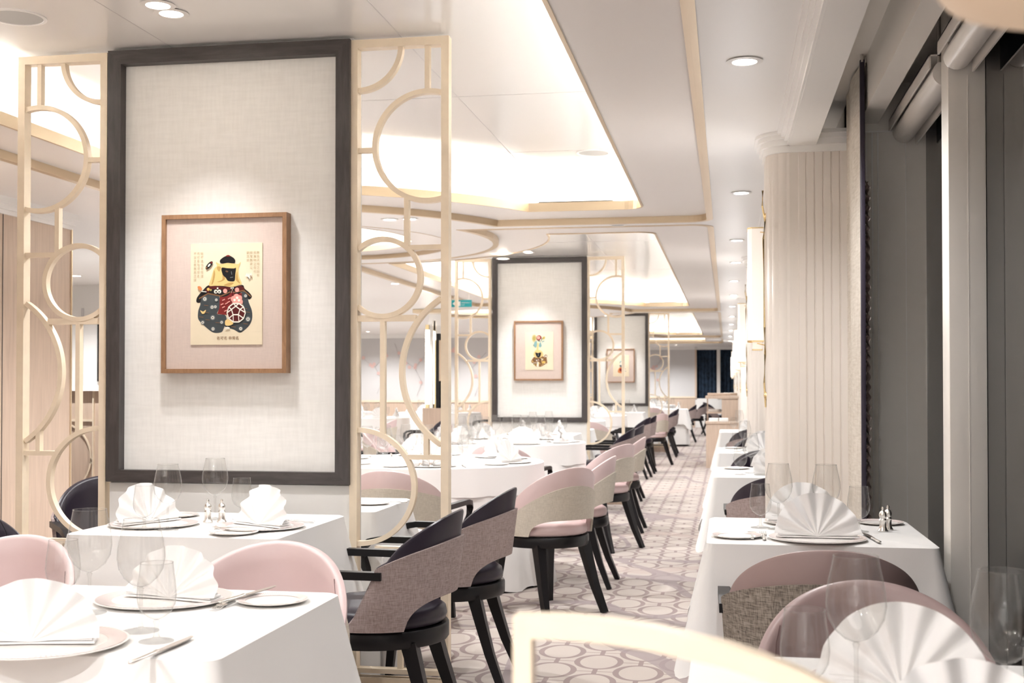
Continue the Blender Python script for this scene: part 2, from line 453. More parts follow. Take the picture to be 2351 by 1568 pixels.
# window wall: jambs, posts, glass
GX = .79
struct(bx('window_1', 'window_glass', GX, GX + .02, YB, YE, .0, 2.46))
bm = bmesh.new()
for k in range(7):
    y = 5.10 + 5.2 * k if k else 5.10
for yj in (5.10, 10.3, 15.5, 20.7, 25.9, 31.1): box(bm, .53, GX, yj, yj + .62, 0, 2.50)
for yj in (-.1,): box(bm, .53, GX, yj, yj + .6, 0, 2.50)
struct(finish(bm, 'wall_right', 'window_paint', smooth=0))
bm = bmesh.new()
for yj in (5.10,):
    for x in (.555, .578, .600): box(bm, x, x + .006, yj - .006, yj, 0, 2.26)
    box(bm, .71, .713, yj - .002, yj, 0, 2.26); box(bm, .53, GX, yj - .004, yj, 2.262, 2.268)
struct(finish(bm, 'trim_jamb', 'wall_paint', smooth=0))
for k, y in enumerate((3.95, 2.70, 1.45, 9.2, 8.0, 6.9, 14.3, 13.1)):
    p = bpy.data.objects.new('window_post', None); COL.objects.link(p)
    tag(p, 'beige full-height window post, ' + ['behind the near right table set', 'nearest post at the right picture edge', 'post beside the camera', 'far bay post', 'far bay middle post', 'first post behind the fluted pier', 'third bay far post', 'third bay near post'][k], 'window post', 'beige posts between the windows')
    p.location = (0, y, 0)
    quick('post_body', 'window_paint', lambda bm: (box(bm, .678, GX, 0, .12, 0, 2.50, 0, .004), box(bm, .735, .738, -.002, 0, 0, 2.2)), p)
for k, (y0, y1) in enumerate(((4.09, 5.08), (2.84, 3.93), (1.6, 2.68))):
    t = thing('roller_blind', 'rolled white window blind tube under the soffit, ' + ['between jamb and far post', 'between the two nearest posts', 'beside the camera'][k], 'blind', (.70, y0, 2.25), 0, 'roller blinds above the windows')
    L_ = y1 - y0
    quick('fabric_roll', 'blind_fabric', lambda bm: sweep(bm, [(0, .02, 0), (0, L_ - .02, 0)], .084, n=24), t, 60)
    quick('end_cap', 'chrome', lambda bm: sweep(bm, [(0, L_ - .02, 0), (0, L_ - .005, 0)], .078, n=20), t, 60)
    quick('cassette', 'blind_fabric', lambda bm: (box(bm, -.056, -.050, 0, L_, .012, .055), box(bm, -.056, .05, 0, L_, .050, .055), box(bm, .046, .052, 0, L_, -.045, .055)), t)
    quick('bracket', 'chrome', lambda bm: box(bm, -.03, .03, 0, .006, .03, .21), t)
# fluted piers with rounded aisle corner
def pier_outline(x0, y0, y1, r, x1):
    pts = [(x1, y0)]
    nfl = 0
    xs = x1
    out = []
    # front face flutes
    x = x1
    while x - .036 > x0 + r:
        out += [(x, y0), (x - .028, y0), (x - .031, y0 + .005), (x - .033, y0 + .005)]; x -= .036
    for k in range(13):
        a = radians(-90 - 90 * k / 12)
        rr = r - (.004 if k % 3 == 1 else 0)
        out.append((x0 + r + rr * cos(a), y0 + r + rr * sin(a)))
    y = y0 + r
    while y + .036 < y1: out += [(x0, y + .004), (x0, y + .030), (x0 + .005, y + .032), (x0 + .005, y + .035)]; y += .036
    out += [(x0, y1), (x1, y1)]
    return out
PIERS = [5.52, 10.75, 15.95, 21.1, 26.3, 31.5]
for k, y in enumerate(PIERS):
    o = pier_outline(.175, y, y + .32, .10, .56)
    bm = bmesh.new(); wall_loop(bm, o, 0, 2.31); struct(finish(bm, 'wall_pier', 'fluted_paint', smooth=25))
    bm = bmesh.new()
    def ol(d): return [(.56, y - d), (.275, y - d)] + [(.275 + (.10 + d) * cos(radians(-90 - 90 * q / 8)), y + .10 + (.10 + d) * sin(radians(-90 - 90 * q / 8))) for q in range(9)] + [(.175 - d, y + .32), (.56, y + .32)]
    for d, z0, z1 in ((.010, 2.27, 2.30), (.022, 2.30, 2.325), (.034, 2.325, 2.345), (.046, 2.345, 2.362)):
        wall_loop(bm, ol(d), z0, z1)
        bm.faces.new([bm.verts.new((a, b, z0)) for a, b in ol(d)])
    struct(finish(bm, 'trim_pier_crown', 'ceiling_matt', smooth=25))
bx('wall_pier', 'fluted_paint', .40, .80, .20, .55, 0, 2.5)['kind'] = 'structure'
# camera-side and left walls
struct(bx('wall_back', 'wall_paint', XL, XR, YB - .1, YB, 0, 2.7))
def oakwall(bm):
    box(bm, -4.40, -4.27, YB, 7.42, .1, ZM)
struct(quick('wall_left', 'light_oak', oakwall))
bm = bmesh.new()
for y in (4.9, 5.8, 6.65): box(bm, -4.27, -4.267, y, y + .005, .1, ZM)
box(bm, -4.28, -4.255, YB, 7.42, 0, .1)
struct(finish(bm, 'baseboard_left', 'dark_oak', smooth=0))
bm = bmesh.new()
for q, (d, z0) in enumerate(((.06, 2.32), (.035, 2.29), (.015, 2.265))): box(bm, -4.27, -4.27 + d, YB, 7.42, z0, ZM)
struct(finish(bm, 'trim_left_crown', 'ceiling_matt', smooth=0))
struct(bx('trim_left_corner', 'gold_trim', -4.30, -4.262, 7.42, 7.432, .0, ZM - .08))
struct(bx('wall_far_left', 'wall_paint', XL - .1, XL, YB, YE, 0, 2.7))
# far walls: wainscot, grey painted panels with blossom branches
def panel_wall(x0, x1, y, name):
    struct(bx(name, 'panel_grey', x0, x1, y, y + .1, .9, 2.7))
    bm = bmesh.new(); box(bm, x0, x1, y - .02, y + .1, 0, .86); struct(finish(bm, 'trim_wainscot', 'light_oak', smooth=0))
    bm = bmesh.new(); box(bm, x0, x1, y - .04, y + .02, .86, .905)
    struct(finish(bm, 'trim_rail', 'gold', smooth=0))
    bm = bmesh.new(); box(bm, x0, x1, y - .06, y + .02, 2.27, 2.40); struct(finish(bm, 'trim_bulkhead', 'ceiling_matt', smooth=0))
panel_wall(-9, -4.6, 26.0, 'wall_end_left')
panel_wall(-4.6, -.92, YE, 'wall_end')
struct(bx('wall_end_side', 'panel_grey', -4.7, -4.6, 26.0, YE, 0, 2.7))
bm = bmesh.new(); box(bm, -.92, XR, YE, YE + .1, 2.27, 2.7); box(bm, -.92, XR, YE, YE + .1, 0, .85); struct(finish(bm, 'wall_end_window', 'wall_paint', smooth=0))
struct(bx('window_2', 'window_glass', -.87, .8, YE + .30, YE + .33, .85, 2.27))
bm = bmesh.new()
grid(bm, lambda u, v: (-.86 + 1.6 * u, YE + .17 + .03 * sin(u * 95), .85 + 1.42 * v), 160, 1)
o = finish(bm, 'drape', 'night_drape', smooth=60); tag(o, 'dark blue pleated drape across the far end window', 'curtain')
bm = bmesh.new()
box(bm, -.92, -.865, YE - .04, YE, .85, 2.27); struct(finish(bm, 'trim_window_frame', 'light_oak', smooth=0))
bm = bmesh.new(); box(bm, -.29, -.19, YE - .04, YE + .04, .85, 2.27); struct(finish(bm, 'trim_window_mullion', 'window_paint', smooth=0))
def blossom(x0, z0, y, s, sd, label):
    rnd = random.Random(sd); t = thing('painted_blossom_branch', label, 'wall painting', (x0, y, z0), 0, 'painted blossom branches on the grey wall panels')
    pts = [(0, 0, 0), (.12 * s, 0, .3 * s), (-.05 * s, 0, .62 * s), (.25 * s, 0, .95 * s)]
    pts2 = [(-.05 * s, 0, .62 * s), (-.4 * s, 0, .85 * s), (-.5 * s, 0, 1.15 * s)]
    quick('branch', 'branch_grey', lambda bm: (sweep(bm, pts, .012, .004, n=5), sweep(bm, pts2, .010, .004, n=5)), t)
    def fl(bm):
        for q in range(9):
            a, b = rnd.choice([(pts[1], pts[2]), (pts[2], pts[3]), (pts2[0], pts2[1]), (pts2[1], pts2[2])]); u = rnd.random()
            px, pz = a[0] + (b[0] - a[0]) * u + rnd.uniform(-.05, .05), a[2] + (b[2] - a[2]) * u + rnd.uniform(-.05, .05)
            for w in range(5):
                an = w * 2 * pi / 5; cx_, cz = px + .024 * cos(an), pz + .024 * sin(an)
                lathe_pts = [bm.verts.new((cx_ + .017 * cos(k * pi / 3), -.004 - w * .0004, cz + .017 * sin(k * pi / 3))) for k in range(6)]
                bm.faces.new(lathe_pts)
    quick('blossoms', 'blossom_pink', fl, t, 0)
blossom(-7.6, 1.05, 25.985, .95, 1, 'pink blossom branch painted on far left wall panel')
blossom(-6.7, 1.0, 25.985, 1.0, 2, 'pink blossom branch seen through the circle of the gold screen')
blossom(-5.4, 1.0, 25.985, 1.0, 3, 'pink blossom branch painted left of the second framed partition')
blossom(-2.1, 1.0, YE - .012, 1.1, 4, 'pink blossom branch painted beside the far end window')
blossom(-3.2, 1.0, YE - .012, 1.0, 5, 'pink blossom branch painted behind the farthest gold screen')

# ------------------------------------------------------------------ downlights and speakers
def downlight(x, y, z, label, power=SPOT_W, grp='recessed downlights', r=.055, size=150):
    t = thing('downlight', label, 'ceiling light', (x, y, z), 0, grp)
    if 'dl_trim' not in bpy.data.meshes:
        a = quick('trim_ring', 'ceiling_matt', lambda bm: lathe(bm, [(r, 0), (r + .008, -.004), (r - .012, -.006), (r - .014, -.001)], 32, closed=True), t, 60); a.data.name = 'dl_trim'
        b = quick('lamp', 'lamp_disc', lambda bm: lathe(bm, [(0, -.0035), (r - .014, -.0035)], 24), t, 60); b.data.name = 'dl_lamp'
    else:
        for nm, me in (('trim_ring', 'dl_trim'), ('lamp', 'dl_lamp')):
            o = bpy.data.objects.new(nm, bpy.data.meshes[me]); COL.objects.link(o); o.parent = t
    if power:
        l = bpy.data.lights.new('beam', 'SPOT'); l.energy = power; l.spot_size = radians(size); l.spot_blend = .6; l.shadow_soft_size = .018; l.color = WARM
        lo = bpy.data.objects.new('beam', l); COL.objects.link(lo); lo.parent = t; lo.location = (0, 0, -.02)
    return t
ordw = ['first', 'second', 'third', 'fourth', 'fifth', 'sixth', 'seventh', 'eighth', 'ninth', 'tenth', 'eleventh', 'twelfth', 'thirteenth', 'fourteenth']
for k, (x, y) in enumerate([(.05, 1.6), (.05, 2.95), (.063, 4.27), (.085, 7.2), (.08, 9.56), (.085, 11.3), (.08, 13.3), (.085, 15.4), (.08, 17.6), (.085, 20.2), (.08, 22.8), (.085, 25.4), (.08, 28.4), (.085, 31.5)]):  # second entry: unseen lamp added to light the window jamb
    downlight(x, y, ZM, 'round downlight over the window tables, %s from the camera' % ordw[k], SPOT_W * (.3 if k < 2 else .7 if k < 3 else .9 if k < 6 else 1.3), 'downlights over the window tables')
for k, (py, dn) in enumerate(((4.58, 'nearest'), (12.73, 'second'), (22.8, 'third'))):
    downlight(-1.995, py - .43, ZU, 'round downlight close in front of the %s framed partition' % dn, SPOT_W * .5, 'downlights in front of the framed partitions', size=86)
    downlight(-1.998, py - .53, ZU, 'outer one of two downlights before the %s framed partition' % dn, SPOT_W * .5, 'downlights in front of the framed partitions', size=86)
    downlight(-2.0, py + 1.0, ZU, 'round downlight behind the %s framed partition' % dn, SPOT_W * 1.6, 'downlights behind the framed partitions')
for k, (x, y) in enumerate([(-2.24, 7.95), (-2.10, 7.95), (-1.95, 10.6), (-2.0, 16.4), (-2.1, 17.2), (-1.9, 19.6), (-2.0, 25.5), (-2.0, 27.8), (-1.4, 30.9), (-3.6, 13), (-3.8, 5.2), (-5.6, 11.4), (-6.55, 11.5), (-5.5, 15), (-7.2, 15), (-5.5, 19), (-7.2, 19), (-6, 23), (-3.0, 1.0), (-1.3, 1.6), (-1.3, -.6), (-2.7, -.6), (-.3, -1.9), (-6.2, 13.2), (-6.4, 20.5), (-5.2, 24.6), (-7.4, 24.6), (-5.3, 9.0), (-1.4, 34.4), (-3.0, 34.4), (-1.55, 3.15), (-2.35, 3.15), (.05, -1.2)]):  # lamps behind the camera and at the rear wall are unseen, added as fill
    inner = X0i < x < X1i and any(c[2] < y < c[3] and not any((x + 3.4) ** 2 + (y - d) ** 2 < 2.42 ** 2 for d in DOMES) for c in COF)  # pair over the framed-panel table added out of view to light the partition base
    downlight(x, y, ZU if inner else ZM, 'round dining room downlight, ' + ['left of a pair before the dome', 'right of a pair before the dome', 'over the second round table', 'over the third round table', 'before the second dome', 'past the second dome', 'over the far tables', 'near the third dome', 'by the farthest coffer', 'left of the second coffer', 'left of the near panel', 'in the bar ceiling, right', 'in the bar ceiling, left', 'over left hand tables', 'over far left tables', 'over rear left tables', 'over rear far left tables', 'near the blossom wall', 'over the near left table', 'above the table nearest the camera at left', 'added fill behind the camera at right', 'added fill behind the camera at left', 'added fill at the rear wall', 'added fill left of the column', 'added fill before the blossom wall', 'at the blossom wall, right', 'added fill at the blossom wall, left', 'over the bar counter', 'added fill at the end wall, right', 'added fill at the end wall, left', 'added fill, right one above the table under the framed panel', 'added fill, left one above the table under the framed panel', 'added fill behind the camera by the windows'][k], SPOT_W * (1.5 if k < 18 else .2 if k < 20 else 2.4 if k < 23 else 2.2 if k < 30 else .65 if k < 32 else 1.1), 'dining room downlights', size=(104 if 30 <= k < 32 else 150))  # end wall, column and two blossom wall lamps added to brighten the background
def speaker(x, y, z, r, label):
    t = thing('ceiling_speaker', label, 'speaker', (x, y, z))
    quick('rim', 'ceiling_matt', lambda bm: lathe(bm, [(r, 0), (r, -.004), (r - .012, -.005), (r - .014, 0)], 40, closed=True), t, 50)
    quick('grille', 'grille_grey', lambda bm: lathe(bm, [(0, -.002), (r - .013, -.002)], 40), t, 50)
speaker(-2.58, 4.10, ZU, .105, 'round grey ceiling speaker at the top left corner')
speaker(-.766, 7.09, ZU, .10, 'faint round ceiling speaker in the nearest coffer')
speaker(-.75, 8.51, ZM, .06, 'small round ceiling speaker between the first two coffers')

# ------------------------------------------------------------------ partitions, gold screens, framed art
def screen_mesh(parent, mirror=False):
    w = .394; sg = -1 if mirror else 1
    def P(x, z, y=0): return ((w - x if mirror else x), y, z)
    D = .03; B = .019
    def bar(bm, a, b, wd=B): sweep(bm, [P(*a), P(*b)], D - .002 - (.001 if abs(a[1] - b[1]) < 1e-6 else 0), wd, rect=True, up=Vector((0, 0, 1)) if abs(a[1] - b[1]) < 1e-6 else Vector((1, 0, 0)))
    def arc(bm, cx, cz, r, x_lo=.024, x_hi=.370, z_lo=.14, z_hi=2.56, a0=-180, a1=180):
        run = []; N = 180
        pts = []
        for k in range(N + 1):
            a = radians(a0 + (a1 - a0) * k / N); x, z = cx + r * cos(a), cz + r * sin(a)
            if x_lo <= x <= x_hi and z_lo <= z <= z_hi: run.append((x, z))
            else:
                if len(run) > 2: pts.append(run)
                run = []
        if len(run) > 2: pts.append(run)
        if len(pts) > 1 and (Vector(pts[0][0]) - Vector(pts[-1][-1])).length < .02: pts[0] = pts.pop() + pts[0][1:]
        for rn in pts:
            # bar whose wide face is seen: width B in plane, depth D
            rings = []
            for i, (x, z) in enumerate(rn):
                n = Vector((x - cx, z - cz)).normalized()
                rings.append([bm.verts.new(P(x + n.x * s_ * B / 2, z + n.y * s_ * B / 2, t_ * D / 2)) for s_, t_ in ((-1, -1), (1, -1), (1, 1), (-1, 1))])
            for a_, b_ in zip(rings[:-1], rings[1:]):
                for q in range(4): bm.faces.new((a_[q], a_[(q + 1) % 4], b_[(q + 1) % 4], b_[q]))
            bm.faces.new(rings[0]); bm.faces.new(rings[-1])
    def frame(bm):
        box(bm, 0, .030, -.024, .024, .09, 2.585); box(bm, w - .030, w, -.024, .024, .09, 2.585)
        box(bm, .03, w - .03, -.024, .024, 2.553, 2.585); box(bm, .03, w - .03, -.022, .022, .09, .112); box(bm, .03, w - .03, -.02, .02, .128, .146)
    quick('outer_frame', 'gold', frame, parent, 30)
    def lat(bm):
        arc(bm, .030, 2.56, .170); bar(bm, (.306, 2.377), (.306, 2.56)); arc(bm, .308, 2.165, .212)
        bar(bm, (.025, 2.155), (.096, 2.155)); bar(bm, (.224, 1.772), (.224, 1.965)); bar(bm, (.235, 1.772), (.37, 1.772))
        arc(bm, .128, 1.657, .150); bar(bm, (.025, 1.499), (.262, 1.499), .024); bar(bm, (.129, 1.045), (.129, 1.50))
        arc(bm, .537, 1.292, .332); bar(bm, (.303, .962), (.303, 1.06)); bar(bm, (.215, .962), (.37, .962))
        arc(bm, .035, .845, .220); bar(bm, (.10, .607), (.37, .607)); bar(bm, (.20, .13), (.20, .607))
    quick('circle_lattice', 'gold', lat, parent, 30)
def partition(Y, which):
    dn = ['nearest', 'second', 'third'][which]
    # the white body
    x0, x1 = -2.452, -1.440
    bm = bmesh.new(); box(bm, x0, x1, Y + .0, Y + .12, 0, 2.6)
    struct(finish(bm, 'wall_partition', 'wall_linen', smooth=0))
    bm = bmesh.new(); box(bm, x0, x1, Y - .012, Y + .0, 0, .848); struct(finish(bm, 'wall_partition_base', 'wall_paint', smooth=0))
    t = thing('wall_frame', ['large dark grey oak frame around the linen wall panel, nearest the camera', 'dark grey oak wall panel frame in the middle distance', 'dark grey oak wall panel frame far down the room'][which], 'frame', (0, Y, 0), 0, 'dark oak frames on the partitions')
    fw, d = .056, .045
    z0, z1 = .853, 2.586
    def mit(bm, pts):
        f = [bm.verts.new((p[0], -d, p[1])) for p in pts]; bk = [bm.verts.new((p[0], 0, p[1])) for p in pts]
        bm.faces.new(f); n = len(pts)
        for k in range(n): bm.faces.new((f[k], f[(k + 1) % n], bk[(k + 1) % n], bk[k]))
    quick('frame_rail', 'dark_oak_h', lambda bm: mit(bm, [(x0, z1), (x1, z1), (x1 - fw, z1 - fw), (x0 + fw, z1 - fw)]), t, 20)
    quick('frame_rail', 'dark_oak_h', lambda bm: mit(bm, [(x0, z0), (x0 + fw, z0 + fw * .85), (x1 - fw, z0 + fw * .85), (x1, z0)]), t, 20)
    quick('frame_stile', 'dark_oak', lambda bm: mit(bm, [(x0, z0), (x0, z1), (x0 + fw, z1 - fw), (x0 + fw, z0 + fw * .85)]), t, 20)
    quick('frame_stile', 'dark_oak', lambda bm: mit(bm, [(x1, z0), (x1 - fw, z0 + fw * .85), (x1 - fw, z1 - fw), (x1, z1)]), t, 20)
    for side in (0, 1):
        sx = -1.444 if side else -2.860
        s = thing('gold_screen', ('champagne gold open screen of circles and bars %s of the %s framed partition' % (('right' if side else 'left'), dn)), 'room divider', (sx, Y, 0), 0, 'gold circle screens')
        screen_mesh(s, mirror=not side)
        struct(bx('trim_screen_plinth', 'light_oak', sx, sx + .394, Y - .05, Y + .05, 0, .088))
    # hung picture
    a = thing('framed_print', ['framed print of a black-faced golden monkey in robes on the nearest partition', 'framed print of a figure with a flower headdress on the second partition', 'framed print of a figure in a red skirt on the third partition'][which], 'picture', (0, Y, 0), 0, 'framed prints on the partitions')
    px0, px1, pz0, pz1, pd, pw = -2.215, -1.693, 1.287, 1.916, .05, .017
    def fr(bm):
        for b_ in ((px0, px1, pz1 - pw, pz1), (px0, px1, pz0, pz0 + pw), (px0, px0 + pw, pz0 + pw, pz1 - pw), (px1 - pw, px1, pz0 + pw, pz1 - pw)): box(bm, b_[0], b_[1], -pd, 0, b_[2], b_[3])
    quick('picture_frame', 'art_frame_wood', fr, a, 20)
    bx('mount', 'mat_linen', px0 + pw, px1 - pw, -pd + .012, -.02, pz0 + pw, pz1 - pw, a)
    return a
arts = [partition(4.58, 0), partition(12.73, 1), partition(22.8, 2)]

COLS = {'ink_black': (.012, .011, .012), 'ink_grey': (.055, .065, .07), 'ink_grey2': (.17, .19, .19), 'ink_red': (.20, .022, .02), 'ink_dkred': (.09, .012, .012),
        'ink_blond': (.74, .53, .22), 'ink_blond2': (.48, .30, .10), 'ink_pink': (.72, .33, .28), 'ink_white': (.80, .76, .66), 'ink_brown': (.22, .11, .05),
        'ink_text': (.50, .40, .24), 'ink_green': (.12, .22, .15), 'ink_teal': (.20, .36, .36), 'ink_olive': (.42, .34, .10), 'ink_gold': (.66, .45, .12), 'ink_orange': (.62, .22, .08)}
for k, c in COLS.items(): mat_plain(k, c, .6, 0, .2)
class Art:
    def __init__(s, parent, px0, px1, pz0, pz1, y):
        s.p = parent; s.x0, s.x1, s.z0, s.z1 = px0, px1, pz0, pz1; s.y = y; s.k = 0; s.bm = bmesh.new(); s.mats = list(COLS); s.n = 0
    def pt(s, u, v): return (s.x0 + (s.x1 - s.x0) * u, s.y - .00003 * s.k, s.z1 - (s.z1 - s.z0) * v)
    def poly(s, pts, m):
        s.k += 1; f = s.bm.faces.new([s.bm.verts.new(s.pt(u, v)) for u, v in pts]); f.material_index = s.mats.index(m)
    def smoothpoly(s, pts, m, n=4):
        N = len(pts); out = []
        for i in range(N):
            p0, p1, p2, p3 = (Vector(pts[(i + j) % N]) for j in (-1, 0, 1, 2))
            for q in range(n):
                t = q / n; out.append(tuple(.5 * ((2 * p1) + (p2 - p0) * t + (2 * p0 - 5 * p1 + 4 * p2 - p3) * t * t + (3 * p1 - p0 - 3 * p2 + p3) * t ** 3)))
        s.poly(out, m)
    def disc(s, u, v, r, m, ry=None, n=16, ang=0):
        asp = (s.x1 - s.x0) / (s.z1 - s.z0); ry = ry or r
        s.poly([(u + (r * cos(a) * cos(ang) - ry * sin(a) * sin(ang)), v + (r * cos(a) * sin(ang) + ry * sin(a) * cos(ang)) * asp) for a in [2 * pi * k / n for k in range(n)]], m)
    def line(s, a, b, w, m):
        d = Vector((b[0] - a[0], b[1] - a[1])); nn = Vector((-d.y, d.x)).normalized() * w / 2
        s.poly([(a[0] + nn.x, a[1] + nn.y), (b[0] + nn.x, b[1] + nn.y), (b[0] - nn.x, b[1] - nn.y), (a[0] - nn.x, a[1] - nn.y)], m)
    def done(s, name='figure'):
        me = bpy.data.meshes.new(name); s.bm.to_mesh(me); s.bm.free()
        for m in s.mats: me.materials.append(MATS[m])
        o = bpy.data.objects.new(name, me); COL.objects.link(o); o.parent = s.p; return o
def cjk(parent, txt, x, y, z, size, mat, vertical=True, pitch=None):
    body = '\n'.join(txt) if vertical else txt
    cu = bpy.data.curves.new('lettering', 'FONT'); cu.body = body; cu.size = size; cu.space_line = (pitch or size) / size if vertical else 1; cu.align_x = 'CENTER'; cu.resolution_u = 2
    o = bpy.data.objects.new('tmp', cu); COL.objects.link(o)
    dg = bpy.context.evaluated_depsgraph_get(); me = bpy.data.meshes.new_from_object(o.evaluated_get(dg)); bpy.data.objects.remove(o)
    me.materials.clear(); me.materials.append(MATS[mat]); me.name = 'lettering'
    q = bpy.data.objects.new('lettering', me); COL.objects.link(q); q.parent = parent; q.location = (x, y, z); q.rotation_euler = (pi / 2, 0, 0); return q
PX = (-2.094, -1.795, 1.399, 1.799)
papers = []
for i, a in enumerate(arts):
    papers.append(bx('print_paper', 'print_paper', PX[0], PX[1], -.042, -.036, PX[2], PX[3], a))
def U(x): return (x - 97) / 995
def V(y): return (y - 113) / 1396
def L_(pts): return [(U(x), V(y)) for x, y in pts]
A = Art(papers[0], *PX, -.0424)
# sleeves and robe
A.smoothpoly(L_([(250, 800), (400, 790), (500, 850), (500, 1000), (470, 1085), (580, 1100), (600, 1180), (560, 1290), (530, 1335), (450, 1345), (380, 1320), (270, 1225), (205, 1150), (205, 1040), (235, 940), (210, 870)]), 'ink_grey')
A.smoothpoly(L_([(800, 800), (880, 800), (905, 920), (950, 1040), (955, 1150), (920, 1240), (850, 1310), (785, 1345), (700, 1300), (580, 1260), (590, 1190), (700, 1200), (800, 1180), (850, 1100), (830, 960)]), 'ink_grey')
A.poly(L_([(505, 830), (650, 790), (810, 800), (820, 1000), (610, 1100), (470, 1085), (500, 1000)]), 'ink_red')
A.poly(L_([(672, 760), (690, 760), (690, 1000), (676, 1000)]), 'ink_dkred')
# collar cape
A.smoothpoly(L_([(340, 690), (260, 765), (190, 850), (180, 915), (230, 925), (255, 850), (330, 815), (430, 820), (520, 850), (610, 835), (660, 790), (680, 740), (700, 800), (750, 815), (830, 780), (870, 800), (905, 890), (950, 850), (910, 790), (850, 740), (820, 690), (690, 715), (560, 700), (440, 690)]), 'ink_black')
A.smoothpoly(L_([(370, 700), (300, 760), (350, 790), (400, 740), (640, 760), (650, 720), (500, 705)]), 'ink_dkred')
A.smoothpoly(L_([(710, 730), (800, 700), (850, 750), (800, 765), (740, 790), (715, 770)]), 'ink_dkred')
A.line((U(215), V(870)), (U(340), V(800)), .012, 'ink_brown'); A.line((U(340), V(800)), (U(520), V(838)), .012, 'ink_brown'); A.line((U(520), V(838)), (U(655), V(780)), .012, 'ink_brown')
A.line((U(700), V(790)), (U(840), V(765)), .012, 'ink_brown'); A.line((U(840), V(765)), (U(935), V(850)), .012, 'ink_brown')
for x, y, r, m in ((580, 768, .030, 'ink_pink'), (745, 755, .030, 'ink_pink'), (450, 775, .026, 'ink_white'), (500, 775, .026, 'ink_white'), (345, 742, .02, 'ink_gold'), (380, 752, .014, 'ink_olive'), (665, 730, .010, 'ink_white'), (690, 728, .010, 'ink_white'), (475, 730, .012, 'ink_white')): A.disc(U(x), V(y), r, m)
A.disc(U(455), V(778), .012, 'ink_black'); A.disc(U(498), V(780), .010, 'ink_black')
# hair
A.smoothpoly(L_([(450, 370), (520, 400), (600, 385), (700, 395), (760, 400), (795, 375), (765, 470), (775, 580), (810, 670), (760, 690), (670, 715), (560, 700), (440, 695), (355, 690), (385, 590), (420, 470), (465, 420)]), 'ink_blond')
for p in ([(425, 480), (405, 600), (390, 680), (420, 640), (440, 540)], [(540, 520), (580, 600), (520, 640), (470, 640), (540, 610)], [(745, 500), (760, 600), (790, 670), (745, 640), (725, 600)], [(560, 690), (640, 655), (700, 660), (640, 700)], [(470, 430), (520, 440), (500, 500), (470, 470)]): A.smoothpoly(L_(p), 'ink_blond2')
A.smoothpoly(L_([(530, 450), (610, 455), (700, 460), (730, 455), (722, 540), (715, 620), (690, 640), (620, 630), (590, 590), (545, 540)]), 'ink_black')
A.smoothpoly(L_([(585, 495), (600, 488), (622, 500), (605, 512)]), 'ink_brown'); A.disc(U(604), V(500), .006, 'ink_black'); A.line((U(665), V(500)), (U(672), V(545)), .008, 'ink_grey2'); A.line((U(650), V(585)), (U(690), V(580)), .006, 'ink_grey2')
# hat
A.smoothpoly(L_([(510, 340), (560, 300), (610, 282), (640, 282), (690, 310), (718, 345), (712, 385), (660, 385), (610, 380), (550, 388), (512, 378)]), 'ink_black')
A.smoothpoly(L_([(585, 290), (620, 273), (655, 290), (620, 295)]), 'ink_red')
# motifs on the sleeves
for x, y, r in ((298, 875, .034), (400, 990, .030), (445, 985, .026), (410, 1135, .034), (270, 1200, .028), (415, 1290, .030), (535, 1200, .026), (865, 840, .026), (900, 1160, .036), (800, 1290, .030), (460, 890, .024)):
    A.disc(U(x), V(y), r, 'ink_grey2'); A.disc(U(x), V(y), r * .62, 'ink_white', n=8); A.disc(U(x), V(y), r * .3, 'ink_grey', n=8)
A.smoothpoly(L_([(235, 1030), (275, 1050), (315, 1025), (300, 1070), (265, 1080)]), 'ink_blond')
for x, y in ((560, 900), (600, 950), (640, 880), (560, 1000), (590, 1050), (630, 930), (540, 960)): A.line((U(x - 18), V(y)), (U(x + 20), V(y - 18)), .010, 'ink_pink')
for x, y in ((320, 960), (250, 1120), (330, 1060), (480, 1200), (340, 1160), (860, 1010), (900, 1060), (870, 1220), (700, 1260)): A.line((U(x - 30), V(y)), (U(x + 30), V(y + 8)), .005, 'ink_brown')
# flower and woven ball
for x, y in ((700, 880), (740, 850), (780, 870), (790, 920), (720, 920), (750, 890)): A.disc(U(x), V(y), .040, 'ink_pink')
for x, y in ((715, 895), (750, 865), (775, 900)): A.disc(U(x), V(y), .018, 'ink_white', n=9)
A.disc(U(738), V(1070), .128, 'ink_dkred', n=24)
R_ = [(U(738) + .128 * cos(a), V(1070) + .128 * sin(a) * .7475) for a in [2 * pi * k / 10 for k in range(10)]]
R2 = [(U(732) + .062 * cos(a), V(1045) + .062 * sin(a) * .7475) for a in [2 * pi * k / 5 - pi / 2 for k in range(5)]]
for k in range(10): A.line(R_[k], R_[(k + 1) % 10], .013, 'ink_white'); A.line(R_[k], R2[((k + 3) // 2) % 5], .011, 'ink_white')
for k in range(5): A.line(R2[k], R2[(k + 1) % 5], .012, 'ink_white')
A.smoothpoly(L_([(590, 1175), (640, 1165), (700, 1215), (650, 1245), (590, 1240)]), 'ink_blond')
A.smoothpoly(L_([(580, 1290), (610, 1262), (650, 1275), (640, 1290)]), 'ink_white')
